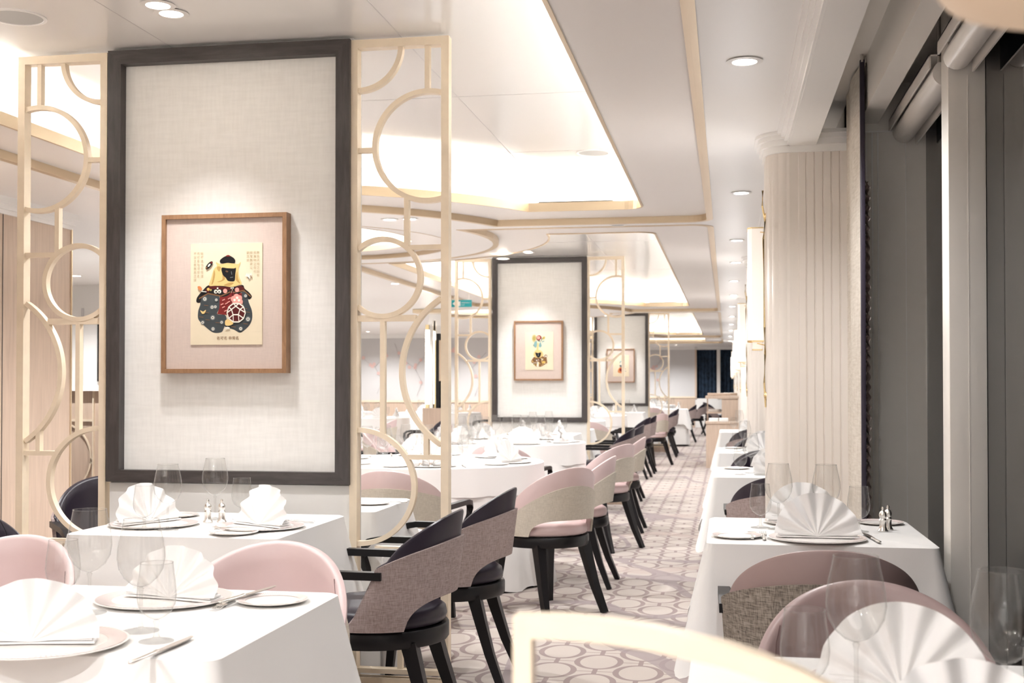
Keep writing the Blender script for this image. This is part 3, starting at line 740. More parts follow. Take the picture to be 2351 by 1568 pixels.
# small things around
A.disc(U(360), V(412), .028, 'ink_black', .068, ang=.75); A.disc(U(360), V(412), .012, 'ink_white', .026, ang=.75); A.disc(U(392), V(375), .012, 'ink_red'); A.disc(U(325), V(445), .012, 'ink_brown')
A.smoothpoly(L_([(200, 705), (235, 700), (262, 735), (250, 760), (215, 745)]), 'ink_orange'); A.line((U(255), V(772)), (U(325), V(778)), .008, 'ink_white')
for p in ([(860, 570), (890, 520), (905, 580)], [(895, 575), (915, 520), (930, 590), (915, 615)], [(925, 560), (945, 515), (958, 600)]): A.poly(L_(p), 'ink_white')
A.line((U(900), V(585)), (U(915), V(612)), .008, 'ink_black'); A.line((U(935), V(560)), (U(955), V(598)), .008, 'ink_brown')
A.done('monkey_figure')
def ax(u): return PX[0] + (PX[1] - PX[0]) * u
def az(v): return PX[3] - (PX[3] - PX[2]) * v
cw = .0135; pt_ = .0098 + .0022
for x, txt in ((255, '道可道也非恒道'), (205, '名可名也非恒名'), (158, '不言之教無爲之益')):
    cjk(papers[0], list(txt), ax(U(x)), -.0430, az(V(262)), .0125, 'ink_text', True, .0150)
for x, txt in ((1035, '無名天地之始有'), (990, '名萬物之母也'), (940, '故常無欲以'), (895, '觀其妙'),):
    cjk(papers[0], list(txt), ax(U(x)), -.0430, az(V(262)), .0125, 'ink_text', True, .0150)
cjk(papers[0], '名可名 非常名', ax(U(620)), -.0430, az(V(1437)), .0150, 'ink_brown', False)
# second print: figure with flower headdress (coordinates from the photo crop)
def U2(x): return (x - 530) / 580
def V2(y): return (y - 418) / 782
def M2(p): return [(U2(x), V2(y)) for x, y in p]
B = Art(papers[1], *PX, -.0424)
for k in range(22):
    a = 2 * pi * k / 22; B.line((U2(715), V2(550)), (U2(715 + 52 * cos(a)), V2(550 + 80 * sin(a))), .012, 'ink_olive')
B.disc(U2(715), V2(550), .06, 'ink_olive')
B.smoothpoly(M2([(880, 540), (910, 515), (940, 520), (930, 560), (900, 575)]), 'ink_olive')
B.smoothpoly(M2([(700, 700), (720, 630), (765, 600), (775, 680), (755, 740), (715, 720)]), 'ink_teal'); B.smoothpoly(M2([(810, 700), (840, 620), (860, 660), (870, 710), (835, 740)]), 'ink_teal')
B.smoothpoly(M2([(690, 690), (700, 680), (740, 760), (720, 730)]), 'ink_green'); B.line((U2(870), V2(625)), (U2(925), V2(605)), .03, 'ink_teal')
B.smoothpoly(M2([(760, 560), (800, 595), (860, 570), (885, 540), (870, 600), (800, 615)]), 'ink_green')
B.disc(U2(815), V2(540), .095, 'ink_red'); B.disc(U2(805), V2(535), .06, 'ink_pink'); B.smoothpoly(M2([(830, 590), (860, 560), (850, 600)]), 'ink_white')
B.poly(M2([(782, 640), (812, 640), (800, 790), (765, 790)]), 'ink_blond')
B.smoothpoly(M2([(740, 800), (800, 785), (870, 810), (905, 880), (885, 930), (800, 965), (730, 930), (700, 880)]), 'ink_blond')
B.smoothpoly(M2([(740, 840), (795, 850), (855, 838), (850, 900), (825, 940), (790, 948), (755, 905)]), 'ink_black'); B.line((U2(800), V2(860)), (U2(800), V2(915)), .02, 'ink_grey2')
B.smoothpoly(M2([(720, 930), (760, 950), (830, 950), (890, 920), (940, 950), (980, 1030), (960, 1070), (900, 1110), (820, 1135), (800, 1040), (780, 1040), (765, 1130), (700, 1080), (655, 1030), (680, 970)]), 'ink_brown')
rb = random.Random(3)
for k in range(46):
    x, y = rb.uniform(680, 960), rb.uniform(955, 1110)
    if ((x - 815) / 155) ** 2 + ((y - 1030) / 90) ** 2 < .9 and not 780 < x < 802: B.disc(U2(x), V2(y), rb.uniform(.010, .026), rb.choice(['ink_gold', 'ink_black', 'ink_white', 'ink_blond', 'ink_olive']), n=7)
B.poly(M2([(782, 1030), (800, 1030), (806, 1130), (770, 1130)]), 'ink_white'); B.line((U2(770), V2(950)), (U2(745), V2(1010)), .02, 'ink_black'); B.line((U2(830), V2(950)), (U2(850), V2(1010)), .02, 'ink_black')
B.disc(U2(955), V2(915), .05, 'ink_brown'); B.disc(U2(958), V2(918), .028, 'ink_white'); B.line((U2(955), V2(940)), (U2(972), V2(1060)), .05, 'ink_brown')
B.smoothpoly(M2([(870, 1040), (910, 1015), (950, 1030), (940, 1060), (890, 1065)]), 'ink_gold')
B.done('figure_with_flower')
C_ = Art(papers[2], *PX, -.0424)
C_.smoothpoly([(.36, .62), (.5, .56), (.62, .60), (.66, .82), (.5, .85), (.3, .80)], 'ink_orange'); C_.smoothpoly([(.42, .64), (.55, .62), (.55, .76), (.42, .74)], 'ink_red')
C_.disc(.5, .50, .10, 'ink_grey2'); C_.disc(.5, .42, .06, 'ink_white'); C_.disc(.47, .30, .05, 'ink_teal'); C_.disc(.52, .34, .04, 'ink_white'); C_.line((.68, .62), (.80, .66), .02, 'ink_brown'); C_.line((.70, .74), (.82, .76), .02, 'ink_grey2'); C_.disc(.44, .36, .03, 'ink_grey')
C_.done('figure_in_red')

# ------------------------------------------------------------------ chairs
def sm(t): t = max(0, min(1, t)); return t * t * (3 - 2 * t)
def shell_path(yf):
    """list of (x,y,nx,ny,a) from left-front round the back to right-front, a=0 at the rear centre"""
    R = .252; pts = []
    arc = pi / 2 * R; tot = arc + yf
    N = 44
    for i in range(-N, N + 1):
        s = abs(i) / N * tot; sg = 1 if i >= 0 else -1
        if s <= arc: th = s / R; x, y, nx, ny = R * sin(th), -R * cos(th), sin(th), -cos(th)
        else: x, y, nx, ny = R, s - arc, 1, 0
        pts.append((sg * x, y, sg * nx, ny, sg * s / tot))
    return pts
def make_chair(name, label, leather, fabric, armed, group=None, welt=None):
    t = thing(name, label, 'chair', (0, 0, 0), 0, group)
    quick('seat_ring', 'black_lacquer', lambda bm: lathe(bm, [(.20, .365), (.243, .365), (.248, .372), (.248, .415), (.243, .422), (.20, .422)], 40, closed=True), t, 40)
    quick('seat_cushion', leather, lambda bm: lathe(bm, [(0, .424), (.222, .424), (.236, .432), (.241, .45), (.236, .472), (.215, .487), (.15, .494), (0, .497)], 40), t, 60)
    yf = .05 if armed else .04
    P = shell_path(yf)
    ze = .635 if armed else .50
    def ztop(a):
        a = abs(a)
        if armed: return .60 + (.812 - .60) * (cos(min(1, a / .90) * pi / 2) ** 1.0)
        return ze + (.80 - ze) * (cos(min(1, a / .98) * pi / 2) ** .85)
    def zfab(a): a = abs(a); return (.638 if armed else .485) + ((.722 if armed else .70) - (.638 if armed else .485)) * (cos(a * pi / 2) ** (1.7 if armed else 1.25))
    a1, a2 = (.30, .54) if armed else (.36, .56)
    def zbot(a): a = abs(a); return .428 + (.105 if armed else .088) * (max(0, 1 - (a / a2) ** (3.2 if armed else 4)) ** .5)
    def front(a, z):   # armed shells: the front edge slopes back towards the seat ring
        return 0
    def rad(p, z, off):
        lean = (z - .42) * (.13 * (1 - .6 * abs(p[4])))
        x, y, nx, ny, a = p
        yy = y + ny * (off + lean); xx = x + nx * (off + lean)
        if armed and abs(a) > .45:
            k = (abs(a) - .45) / .55; yy -= k * k * .12 * max(0, min(1, (z - .43) / .21)) ** .65
        return Vector((xx, yy, z))
    def leather_shell(bm):
        rings = []
        for p in P:
            a = p[4]; zt = max(ztop(a), zfab(a) + .004); zb = zbot(a) + (.012 if abs(a) < a2 else .0); th = .026 * (1 - .35 * sm((abs(a) - .8) / .2))
            prof = []
            for k in range(7): prof.append((zb + (zt - .012 - zb) * k / 6, -th))
            prof += [(zt - .004, -th * .78), (zt, -th * .42), (zt - .002, -.003), (zt - .010, 0)]
            for k in range(1, 5): prof.append((zt - .010 + (zb - zt + .010) * k / 4, 0))
            rings.append([bm.verts.new(rad(p, z, o)) for z, o in prof])
        m = len(rings[0])
        for a_, b_ in zip(rings[:-1], rings[1:]):
            for k in range(m): bm.faces.new((a_[k], a_[(k + 1) % m], b_[(k + 1) % m], b_[k]))
        bm.faces.new(rings[0]); bm.faces.new(rings[-1])
    shell = quick('backrest', leather, leather_shell, t, 50)
    def fab(bm):
        rings = []
        for p in P:
            a = p[4]; zt = zfab(a); zb = zbot(a)
            prof = [(zb + (zt - zb) * k / 6, .0125) for k in range(7)] + [(zt, .001)] + [(zb + (zt - zb) * k / 3, .001) for k in (2, 1, 0)]
            rings.append([bm.verts.new(rad(p, z, o)) for z, o in prof])
        m = len(rings[0])
        for a_, b_ in zip(rings[:-1], rings[1:]):
            for k in range(m): bm.faces.new((a_[k], a_[(k + 1) % m], b_[(k + 1) % m], b_[k]))
        bm.faces.new(rings[0]); bm.faces.new(rings[-1])
    quick('outer_upholstery', fabric, fab, t, 40)
    # curved stitched seams on both inner wings
    def seam_1(bm, sg):
        if True:
            pts = []
            for k in range(9):
                u = k / 8; a = sg * (.50 + .16 * (1 - (1 - u) ** 2)); i = int(round((a + 1) / 2 * (len(P) - 1))); p = P[i]
                z = zbot(a) + .06 + (ztop(a) - zbot(a) - .065) * (1 - u)
                pts.append(rad(p, z, -.0262 * (1 - .35 * sm((abs(a) - .8) / .2))))
            sweep(bm, pts, .0022, n=4)
    for sg in (1, -1): quick('seam', 'seam' if leather != 'leather_dark' else 'black_gap', lambda bm: seam_1(bm, sg), shell, 0)
    for sx in (-1, 1):
        quick('leg', 'black_lacquer', lambda bm: sweep(bm, [(sx * .165, .165, .37), (sx * .180, .185, .18), (sx * .195, .20, 0)], .046, .042, rect=True, up=Vector((0, 1, 0)), taper=lambda u: 1 - .38 * u), t, 20)
        quick('leg', 'black_lacquer', lambda bm: sweep(bm, [(sx * .155, -.155, .375), (sx * .165, -.185, .27), (sx * .178, -.222, .15), (sx * .20, -.282, 0)], .058, .050, rect=True, up=Vector((0, 1, 0)), taper=lambda u: 1 - .42 * u), t, 20)
    if armed:
        for sx in (-1, 1):
            pts = [(sx * .266, -.09, .616), (sx * .272, .20, .618), (sx * .270, .255, .608), (sx * .264, .285, .585), (sx * .256, .292, .545), (sx * .232, .268, .46), (sx * .205, .225, .395)]
            quick('arm', 'black_lacquer', lambda bm: sweep(bm, pts, .034, .026, rect=True, up=Vector((0, 0, 1))), t, 30)
    return t
CH = {}
def chair(kind, x, y, face, label, group):
    """face = direction the sitter looks, degrees (0 = +X, 90 = +Y)"""
    rz = radians(face - 90)
    spec = {'dark': ('leather_dark', 'fabric_mauve', True), 'pink': ('leather_pink', 'fabric_beige', False), 'mauve': ('leather_mauve', 'fabric_olive', True), 'pinkarm': ('leather_pink', 'fabric_beige', True), 'mauveplain': ('leather_mauve', 'fabric_olive', False)}[kind]
    if kind not in CH:
        c = make_chair('dining_chair', label, *spec, group=group); CH[kind] = c
        c.location = (x, y, 0); c.rotation_euler.z = rz
    else: c = dup(CH[kind], (x, y, 0), rz, label, group)
    return c
GD, GP, GM = 'dark leather armchairs', 'pale pink leather chairs with cream backs', 'mauve leather armchairs at the window tables'
chair('dark', -1.20, 4.12, 180, 'dark aubergine armchair with mauve tweed back, nearest the camera beside the left table', GD)
chair('dark', -1.17, 5.04, 180, 'dark aubergine armchair just behind the gold screen post', GD)
chair('dark', -2.52, 3.98, 0, 'dark armchair cut by the left picture edge behind the pink chair', GD)
chair('dark', -2.72, 5.15, -50, 'dark armchair seen through the lower left gold screen circle', GD)
chair('pink', -1.24, 3.01, -90, 'pale pink chair facing the camera behind the near left table', GP)
chair('pink', -2.03, 3.01, -90, 'pale pink chair cut by the left picture edge', GP)
chair('mauve', .26, 3.56, 90, 'mauve leather chair with olive tweed back pushed to the second window table', GM)
chair('mauveplain', .305, 2.57, -90, 'mauve leather chair facing the camera behind the nearest window table', GM)
chair('pinkarm', -1.66, 6.20, 84, 'cream backed armchair seen through the right gold screen, back to camera', GP)
chair('pink', -1.0, 6.70, 136, 'cream and pink chair beside the aisle at the first round table, nearest the camera', GP)
chair('pink', -.98, 7.62, 178, 'cream and pink chair at the aisle side of the first round table, second in line', GP)
chair('pink', -.98, 9.30, 150, 'cream and pink chair at the aisle, nearest one of the second round table', GP)
chair('pink', -.98, 10.45, 180, 'cream and pink chair at the aisle, far one of the second round table', GP)
chair('pinkarm', -1.62, 8.95, 84, 'cream backed chair between the two round tables', GP)
chair('dark', -1.20, 12.15, 180, 'dark armchair at the aisle in front of the second gold screen', GD)
chair('dark', -1.18, 12.75 + .5, 180, 'dark armchair at the aisle just past the second gold screen', GD)
chair('pinkarm', -1.62, 14.6, 90, 'pale pink armchair seen through the second gold screen', GP)
chair('dark', -1.30, 16.35, 175, 'dark armchair at the aisle by the third round table', GD)
chair('dark', -1.28, 17.35, 180, 'dark armchair at the aisle, next past the third round table chair', GD)
chair('pink', -1.18, 19.1, 140, 'cream backed chair far down the aisle standing between dark chairs', GP)
chair('dark', -1.14, 21.3, 180, 'dark armchair at the aisle before the third gold screen', GD)
chair('dark', -1.16, 22.3, 180, 'dark armchair at the aisle beside the third gold screen', GD)
chair('pink', -1.45, 24.4, 90, 'pink chair behind the far white clothed table', GP)
chair('dark', -.95, 26.8, 180, 'dark armchair near the far end of the aisle', GD)
chair('dark', -.80, 30.2, 180, 'dark armchair last in the aisle row before the end wall', GD)
chair('dark', -.30, 31.0, 20, 'dark armchair by the service station turned to the windows', GD)
chair('dark', .27, 6.18, 90, 'dark armchair behind the second window table, half hidden by the fluted pier', GD)
chair('dark', .27, 7.82, -90, 'dark armchair behind the third window table facing the camera', GD)
chair('dark', .27, 8.58, 90, 'dark armchair before the fourth window table', GD)
chair('dark', .27, 10.12, -90, 'dark armchair behind the fourth window table', GD)
chair('dark', .27, 12.5, 90, 'dark armchair before the fifth window table', GD)
chair('pink', .30, .98, 90, 'mauve pink chair on the camera side of the nearest window table', GP)['label'] = 'pale pink chair below the picture edge at the nearest window table'
# left side of the room
for k, (x, y, f, kd, lb) in enumerate([
        (-4.35, 14.7, 180, 'pinkarm', 'pink armchair in the left hand dining area seen low through the screen'),
        (-3.95, 15.9, 200, 'dark', 'dark armchair in the left hand dining area left of the oak column'),
        (-3.3, 13.2, 180, 'pink', 'pink chair right of the oak column base'),
        (-4.05, 21.0, 180, 'dark', 'left one of two dark chairs beside the second framed partition'),
        (-3.95, 22.4, 180, 'dark', 'right one of two dark chairs beside the second framed partition'),
        (-3.05, 11.0, 0, 'pinkarm', 'pink armchair left of the second round table'),
        (-2.95, 7.5, 0, 'pinkarm', 'pink armchair at the left of the first round table')]):
    chair(kd, x, y, f, lb, GD if kd == 'dark' else GP)

# ------------------------------------------------------------------ tables and cloths
def perim_rect(w, d, r, n=200):
    """closed outline with rounded corners: x, y, nx, ny, cornerness"""
    segs = []; hw, hd = w / 2, d / 2
    raw = []
    def st(x0, y0, x1, y1, nx, ny, m):
        for k in range(m): u = k / m; raw.append((x0 + (x1 - x0) * u, y0 + (y1 - y0) * u, nx, ny, 0))
    def co(cx, cy_, a0, m=10):
        for k in range(m): a = radians(a0 + 90 * k / m); raw.append((cx + r * cos(a), cy_ + r * sin(a), cos(a), sin(a), sin(pi * (k + .5) / m)))
    m = 26
    st(-hw + r, -hd, hw - r, -hd, 0, -1, m); co(hw - r, -hd + r, -90); st(hw, -hd + r, hw, hd - r, 1, 0, m); co(hw - r, hd - r, 0)
    st(hw - r, hd, -hw + r, hd, 0, 1, m); co(-hw + r, hd - r, 90); st(-hw, hd - r, -hw, -hd + r, -1, 0, m); co(-hw + r, -hd + r, 180)
    return raw
def perim_round(R, n=120): return [(R * cos(2 * pi * k / n), R * sin(2 * pi * k / n), cos(2 * pi * k / n), sin(2 * pi * k / n), 0) for k in range(n)]
def drape(bm, per, ztop, drop, flare, off=0, top=True, amp=.02, seed=0, corner_extra=0, freq=9, r_edge=.012):
    rnd = random.Random(seed); ph = [rnd.uniform(0, 6.28) for _ in range(4)]; n = len(per); NV = 12
    rings = []
    L = 0
    for i, (x, y, nx, ny, c) in enumerate(per):
        a = 2 * pi * i / n
        wv = sin(freq * a + ph[0]) * .6 + sin((freq * 2 + 1) * a + ph[1]) * .3 + sin((freq * .5 // 1) * a + ph[2]) * .4
        d = drop + corner_extra * c + .012 * wv * min(1, drop * 2)
        ring = []
        if top: ring.append((x - nx * r_edge, y - ny * r_edge, ztop))
        for k in range(NV + 1):
            u = k / NV
            o = off + (0 if u == 0 and not top else 0) + u * (flare + (amp * wv)) * (u ** .15) + u * c * corner_extra * .55
            z = ztop - .004 - u * d if top else ztop - u * d
            ring.append((x + nx * o, y + ny * o, z))
        rings.append([bm.verts.new(p) for p in ring])
    m = len(rings[0])
    for i in range(n):
        a_, b_ = rings[i], rings[(i + 1) % n]
        for k in range(m - 1): bm.faces.new((a_[k], b_[k], b_[k + 1], a_[k + 1]))
    if top: bm.faces.new([r[0] for r in rings])
TB = []
def table(kind, cx, cy_, w, d, desc, seed, zt=.75, coarse=False, skirt=None):
    """desc: short phrase naming this table"""
    t = thing('dining_table', 'dining table hidden under the white cloth, ' + desc, 'table', (cx, cy_, 0), 0, 'clothed dining tables')
    h = .012
    if kind == 'rect':
        quick('tabletop', 'tabletop_board', lambda bm: box(bm, -w / 2 + .012, w / 2 - .012, -d / 2 + .012, d / 2 - .012, zt - .04, zt - .012), t)
        per = perim_rect(w, d, .03); quick('pedestal', 'black_lacquer', lambda bm: (lathe(bm, [(0, 0), (.2, 0), (.19, .02), (.035, .04), (.035, zt - .04), (0, zt - .04)], 20)), t)
    else:
        quick('tabletop', 'tabletop_board', lambda bm: lathe(bm, [(0, zt - .04), (w / 2 - .012, zt - .04), (w / 2 - .012, zt - .012), (0, zt - .012)], 48), t)
        per = perim_round(w / 2); quick('pedestal', 'black_lacquer', lambda bm: (lathe(bm, [(0, 0), (.28, 0), (.26, .02), (.05, .05), (.05, zt - .04), (0, zt - .04)], 20)), t)
    c = thing('tablecloth', 'white linen cloth draped over ' + desc, 'tablecloth', (cx, cy_, 0), 0, 'white tablecloths')
    if kind == 'rect':
        quick('overlay', 'cloth_white', lambda bm: drape(bm, per, zt, .30, .065, 0, True, .012, seed, .10, 6), c, 50)
        quick('skirt', 'cloth_white', lambda bm: drape(bm, per, zt - .02, zt - .06, .045, -.006, False, .016, seed + 9, 0, 7), c, 50)
    else:
        quick('overlay', 'cloth_white', lambda bm: drape(bm, per, zt, .17, .012, 0, True, .007, seed, 0, 14), c, 50)
        quick('skirt', 'cloth_white', lambda bm: drape(bm, per, zt - .02, zt - .03, .07, -.008, False, .035, seed + 5, 0, 11), c, 50)
    return t

# ------------------------------------------------------------------ tableware prototypes (kept where first used)
PRO = {}
def put(key, builder, x, y, z, rz, label, group, cat, name):
    if key not in PRO:
        o = builder(label, group); o.location = (x, y, z); o.rotation_euler.z = rz; PRO[key] = o
    else: o = dup(PRO[key], (x, y, z), rz, label, group)
    if key == 'napkin' and (y < 2.7 and x < 0): o.scale = (.94, .94, .84)
    return o
def glass_builder(name, cat, foot, stem_h, stem_r, bowl, n=36):
    def b(label, group):
        t = thing(name, label, cat, group=group)
        th = .0011
        outer = [(0, 0), (foot, 0), (foot, .0014), (foot * .55, .0035), (stem_r * 1.6, .008), (stem_r, .018), (stem_r, stem_h - .012), (stem_r * 1.7, stem_h - .003)]
        quick('stem_and_foot', 'glass', lambda bm: lathe(bm, outer + [(0, stem_h + .001)], n), t, 60)
        prof = [(stem_r * 1.7, stem_h)] + [(r, z) for r, z in bowl]
        inner = [(max(0.0005, r - th), z) for r, z in bowl][::-1] + [(0, stem_h + .004)]
        quick('bowl', 'glass', lambda bm: (lathe(bm, [(0, stem_h)] + prof, n), sweep(bm, [(bowl[-1][0] * cos(2 * pi * k / n), bowl[-1][0] * sin(2 * pi * k / n), bowl[-1][1]) for k in range(n)], .0016, n=5, closed=True)), t, 60)
        return t
    return b
wine = glass_builder('wine_glass', 'wine glass', .036, .088, .0034, [(.018, .093), (.033, .106), (.043, .124), (.0465, .145), (.0455, .165), (.042, .185), (.0375, .205), (.0345, .222)])
goblet = glass_builder('water_goblet', 'water goblet', .033, .042, .0042, [(.015, .046), (.027, .055), (.035, .070), (.0372, .088), (.0355, .110), (.0325, .130), (.0305, .150)])
def napkin_b(label, group):
    t = thing('folded_napkin', label, 'napkin', group=group)
    R = .135
    def fan(bm):
        NP, NS = 7, 84
        for ly in range(2):
            cols = []
            for i in range(NS + 1):
                t_ = i / NS; a = radians(4) + (pi - radians(8)) * t_
                w = (t_ * NP) % 1.0; tri = 1 - abs(2 * w - 1)
                tri = tri * tri * (3 - 2 * tri)
                rr = R * (1 - .10 * ly) * (1 - .018 * tri) * (1 + .012 * sin(t_ * 9 + 2))
                row = []
                for j in range(9):
                    u = j / 8; off = (tri - .5) * .017 * u ** .8
                    x = rr * u * cos(a); z = rr * u * sin(a) + .006; y = off - .022 + .040 * u * sin(a) + ly * .007 + .004 * sin(5 * u + t_ * 11) * u
                    row.append(bm.verts.new((x, y, z)))
                cols.append(row)
            for a_, b_ in zip(cols[:-1], cols[1:]):
                for j in range(8): bm.faces.new((a_[j], b_[j], b_[j + 1], a_[j + 1]))
    quick('pleated_fan', 'napkin_white', fan, t, 60)
    def prop_(bm):  # folded triangular stand behind the fan plus stacked pleat ends
        for k in range(4):
            z = .001 + k * .006
            for sg in (-1, 1):
                vs = [(0, -.02 + k * .004, z), (sg * (.128 - k * .006), -.034 + k * .006, z + .002), (sg * (.120 - k * .006), .03 - k * .004, z + .002), (0, .035, z)]
                lo_ = [bm.verts.new(v) for v in vs]; hi = [bm.verts.new((v[0], v[1], v[2] + .0045)) for v in vs]
                bm.faces.new(lo_); bm.faces.new(hi)
                for q in range(4): bm.faces.new((lo_[q], lo_[(q + 1) % 4], hi[(q + 1) % 4], hi[q]))
        a = [bm.verts.new(v) for v in ((-.05, .025, .004), (.05, .025, .004), (0, .02, .10))]; b = [bm.verts.new(v) for v in ((-.05, .075, .004), (.05, .075, .004))]
        bm.faces.new((a[0], b[0], a[2])); bm.faces.new((a[1], b[1], a[2])); bm.faces.new((b[0], b[1], a[2]))
    quick('folded_base', 'napkin_white', prop_, t, 0)
    return t
def charger_b(label, group):
    t = thing('charger_plate', label, 'plate', group=group)
    pb = quick('plate_body', 'porcelain', lambda bm: lathe(bm, [(0, .002), (.10, .002), (.105, 0), (.11, .002), (.152, .0065), (.155, .0085), (.152, .009), (.112, .0060), (.104, .005), (0, .005)], 64), t, 60)
    quick('pink_rim', 'rim_pink', lambda bm: lathe(bm, [(.115, .0066), (.150, .0095)], 64), pb, 60)
    return t
def bread_b(label, group):
    t = thing('side_plate', label, 'plate', group=group)
    pb = quick('plate_body', 'porcelain', lambda bm: lathe(bm, [(0, .001), (.05, 0), (.055, .001), (.080, .007), (.082, .009), (.080, .0095), (.056, .004), (0, .0035)], 48), t, 60)
    quick('pink_rim', 'rim_pink', lambda bm: lathe(bm, [(.060, .0058), (.078, .0097)], 48), pb, 60)
    return t
def knife_b(label, group):
    t = thing('table_knife', label, 'knife', group=group)
    quick('handle', 'silver', lambda bm: sweep(bm, [(0, -.12, .006), (0, -.113, .006), (0, -.07, .006), (0, -.03, .006), (0, -.022, .006)], .016, .009, n=10, taper=lambda u: .55 + .6 * abs(u - .6) ** .8 if u > .02 else .3), t, 60)
    quick('blade', 'silver', lambda bm: [bm.faces.new([bm.verts.new((x, y, z)) for x, y in ((-.006, -.022), (.006, -.022), (.0095, .03), (.009, .08), (.003, .115), (-.004, .118), (-.006, .06))]) for z in (.005, .0065)], t, 0)
    return t
def fork_b(label, group):
    t = thing('table_fork', label, 'fork', group=group)
    quick('handle', 'silver', lambda bm: sweep(bm, [(0, -.10, .005), (0, -.094, .005), (0, -.05, .006), (0, .0, .008), (0, .03, .006)], .014, .005, n=8, taper=lambda u: 1.0 - .62 * u if u > .02 else .4), t, 60)
    def tines(bm):
        box(bm, -.0105, .0105, .028, .045, .004, .006)
        for k in range(4): x = -.0092 + k * .0061; sweep(bm, [(x, .044, .005), (x, .07, .003), (x, .092, .007)], .0024, .0018, n=5)
    quick('tines', 'silver', tines, t, 30)
    return t
def mill_b(label, group):
    t = thing('salt_shaker', label, 'shaker', group=group)
    quick('body', 'silver', lambda bm: lathe(bm, [(0, 0), (.0165, 0), (.0175, .003), (.014, .008), (.0115, .016), (.0115, .034), (.013, .038), (.0095, .044), (.0125, .052), (.0125, .058), (.009, .066), (.004, .070), (.0038, .073), (.0052, .077), (.0035, .082), (0, .084)], 24), t, 40)
    return t
def spoon_b(label, group):
    t = thing('dessert_spoon', label, 'spoon', group=group)
    quick('handle', 'silver', lambda bm: sweep(bm, [(0, -.09, .004), (0, -.04, .006), (0, .02, .006)], .011, .004, n=8, taper=lambda u: 1 - .6 * u), t, 60)
    quick('spoon_bowl', 'silver', lambda bm: grid(bm, lambda u, v: (.016 * (v * cos(2 * pi * u)), .045 + .026 * v * sin(2 * pi * u), .002 + .006 * v * v), 16, 4, wrap=True), t, 60)
    return t
def place(key, x, y, z, rz, label, group):
    b, cat, nm = {'wine': (wine, '', ''), 'goblet': (goblet, '', ''), 'napkin': (napkin_b, '', ''), 'charger': (charger_b, '', ''), 'bread': (bread_b, '', ''), 'knife': (knife_b, '', ''), 'fork': (fork_b, '', ''), 'mill': (mill_b, '', ''), 'spoon': (spoon_b, '', '')}[key]
    return put(key, b, x, y, z, radians(rz), label, group, cat, nm)
Z0 = .7505
# near left table (L2)
table('rect', -1.27, 2.42, .74, .72, 'the near left table', 1)
g = 'tableware on the near left table'
for k, x, y, z, r, lb in (
        ('charger', -1.265, 2.11, Z0, 0, 'pink rimmed charger plate under the napkin nearest the camera at left'),
        ('napkin', -1.285, 2.11, Z0 + .006, 14, 'white fan folded napkin in the bottom left corner of the picture'),
        ('charger', -1.26, 2.60, Z0, 0, 'pink rimmed charger plate at the far side of the near left table'),
        ('napkin', -1.235, 2.60, Z0 + .006, -12, 'white fan napkin lying in front of the pale pink chair'),
        ('bread', -1.01, 2.62, Z0, 0, 'pink rimmed side plate at the right corner of the near left table'),
        ('wine', -1.35, 2.43, Z0, 0, 'left one of the two big wine glasses on the near left table'),
        ('wine', -1.15, 2.27, Z0, 0, 'right one of the two big wine glasses on the near left table'),
        ('goblet', -1.435, 2.47, Z0, 0, 'short water goblet at the left of the near left table'),
        ('goblet', -1.075, 2.185, Z0, 0, 'short water goblet in front of the right wine glass on the near left table'),
        ('knife', -1.02, 2.10, Z0, -2, 'silver knife near the front edge of the near left table'),
        ('knife', -1.075, 2.645, Z0 + .008, -10, 'silver knife resting on the side plate of the near left table'),
        ('fork', -1.10, 2.585, Z0, -178, 'silver fork lying by the far charger of the near left table'),
        ): place(k, x, y, z, r, lb, g)
# left table under the framed panel (L1)
table('rect', -1.79, 4.08, .74, .72, 'the left table under the large framed panel', 2)
g = 'tableware on the table under the large framed panel'
for k, x, y, z, r, lb in (
        ('charger', -1.97, 3.98, Z0, 0, 'charger plate at the left end of the table under the framed panel'),
        ('napkin', -2.01, 4.00, Z0 + .006, 65, 'white fan napkin at the left end of the table under the framed panel'),
        ('charger', -1.58, 3.98, Z0, 0, 'charger plate at the right end of the table under the framed panel'),
        ('napkin', -1.57, 3.99, Z0 + .006, -30, 'white fan napkin at the right end of the table under the framed panel'),
        ('bread', -1.60, 3.80, Z0, 0, 'side plate at the front right of the table under the framed panel'),
        ('bread', -2.02, 4.27, Z0, 0, 'side plate at the back left of the table under the framed panel'),
        ('wine', -1.86, 3.86, Z0, 0, 'wine glass in front of the dark frame corner, left of its pair'),
        ('wine', -1.84, 4.20, Z0, 0, 'wine glass behind the salt shakers under the framed panel'),
        ('goblet', -1.945, 3.86, Z0, 0, 'water goblet beside the left napkin under the framed panel'),
        ('goblet', -1.745, 4.22, Z0, 0, 'water goblet beside the salt shakers under the framed panel'),
        ('mill', -1.823, 4.10, Z0, 0, 'left one of two silver salt shakers under the framed panel'),
        ('mill', -1.775, 4.11, Z0, 0, 'right one of two silver salt shakers under the framed panel'),
        ('knife', -1.56, 4.17, Z0, 80, 'silver knife at the back edge of the table under the framed panel'),
        ('fork', -1.60, 3.84, Z0 + .01, 85, 'silver fork on the side plate under the framed panel'),
        ): place(k, x, y, z, r, lb, g)
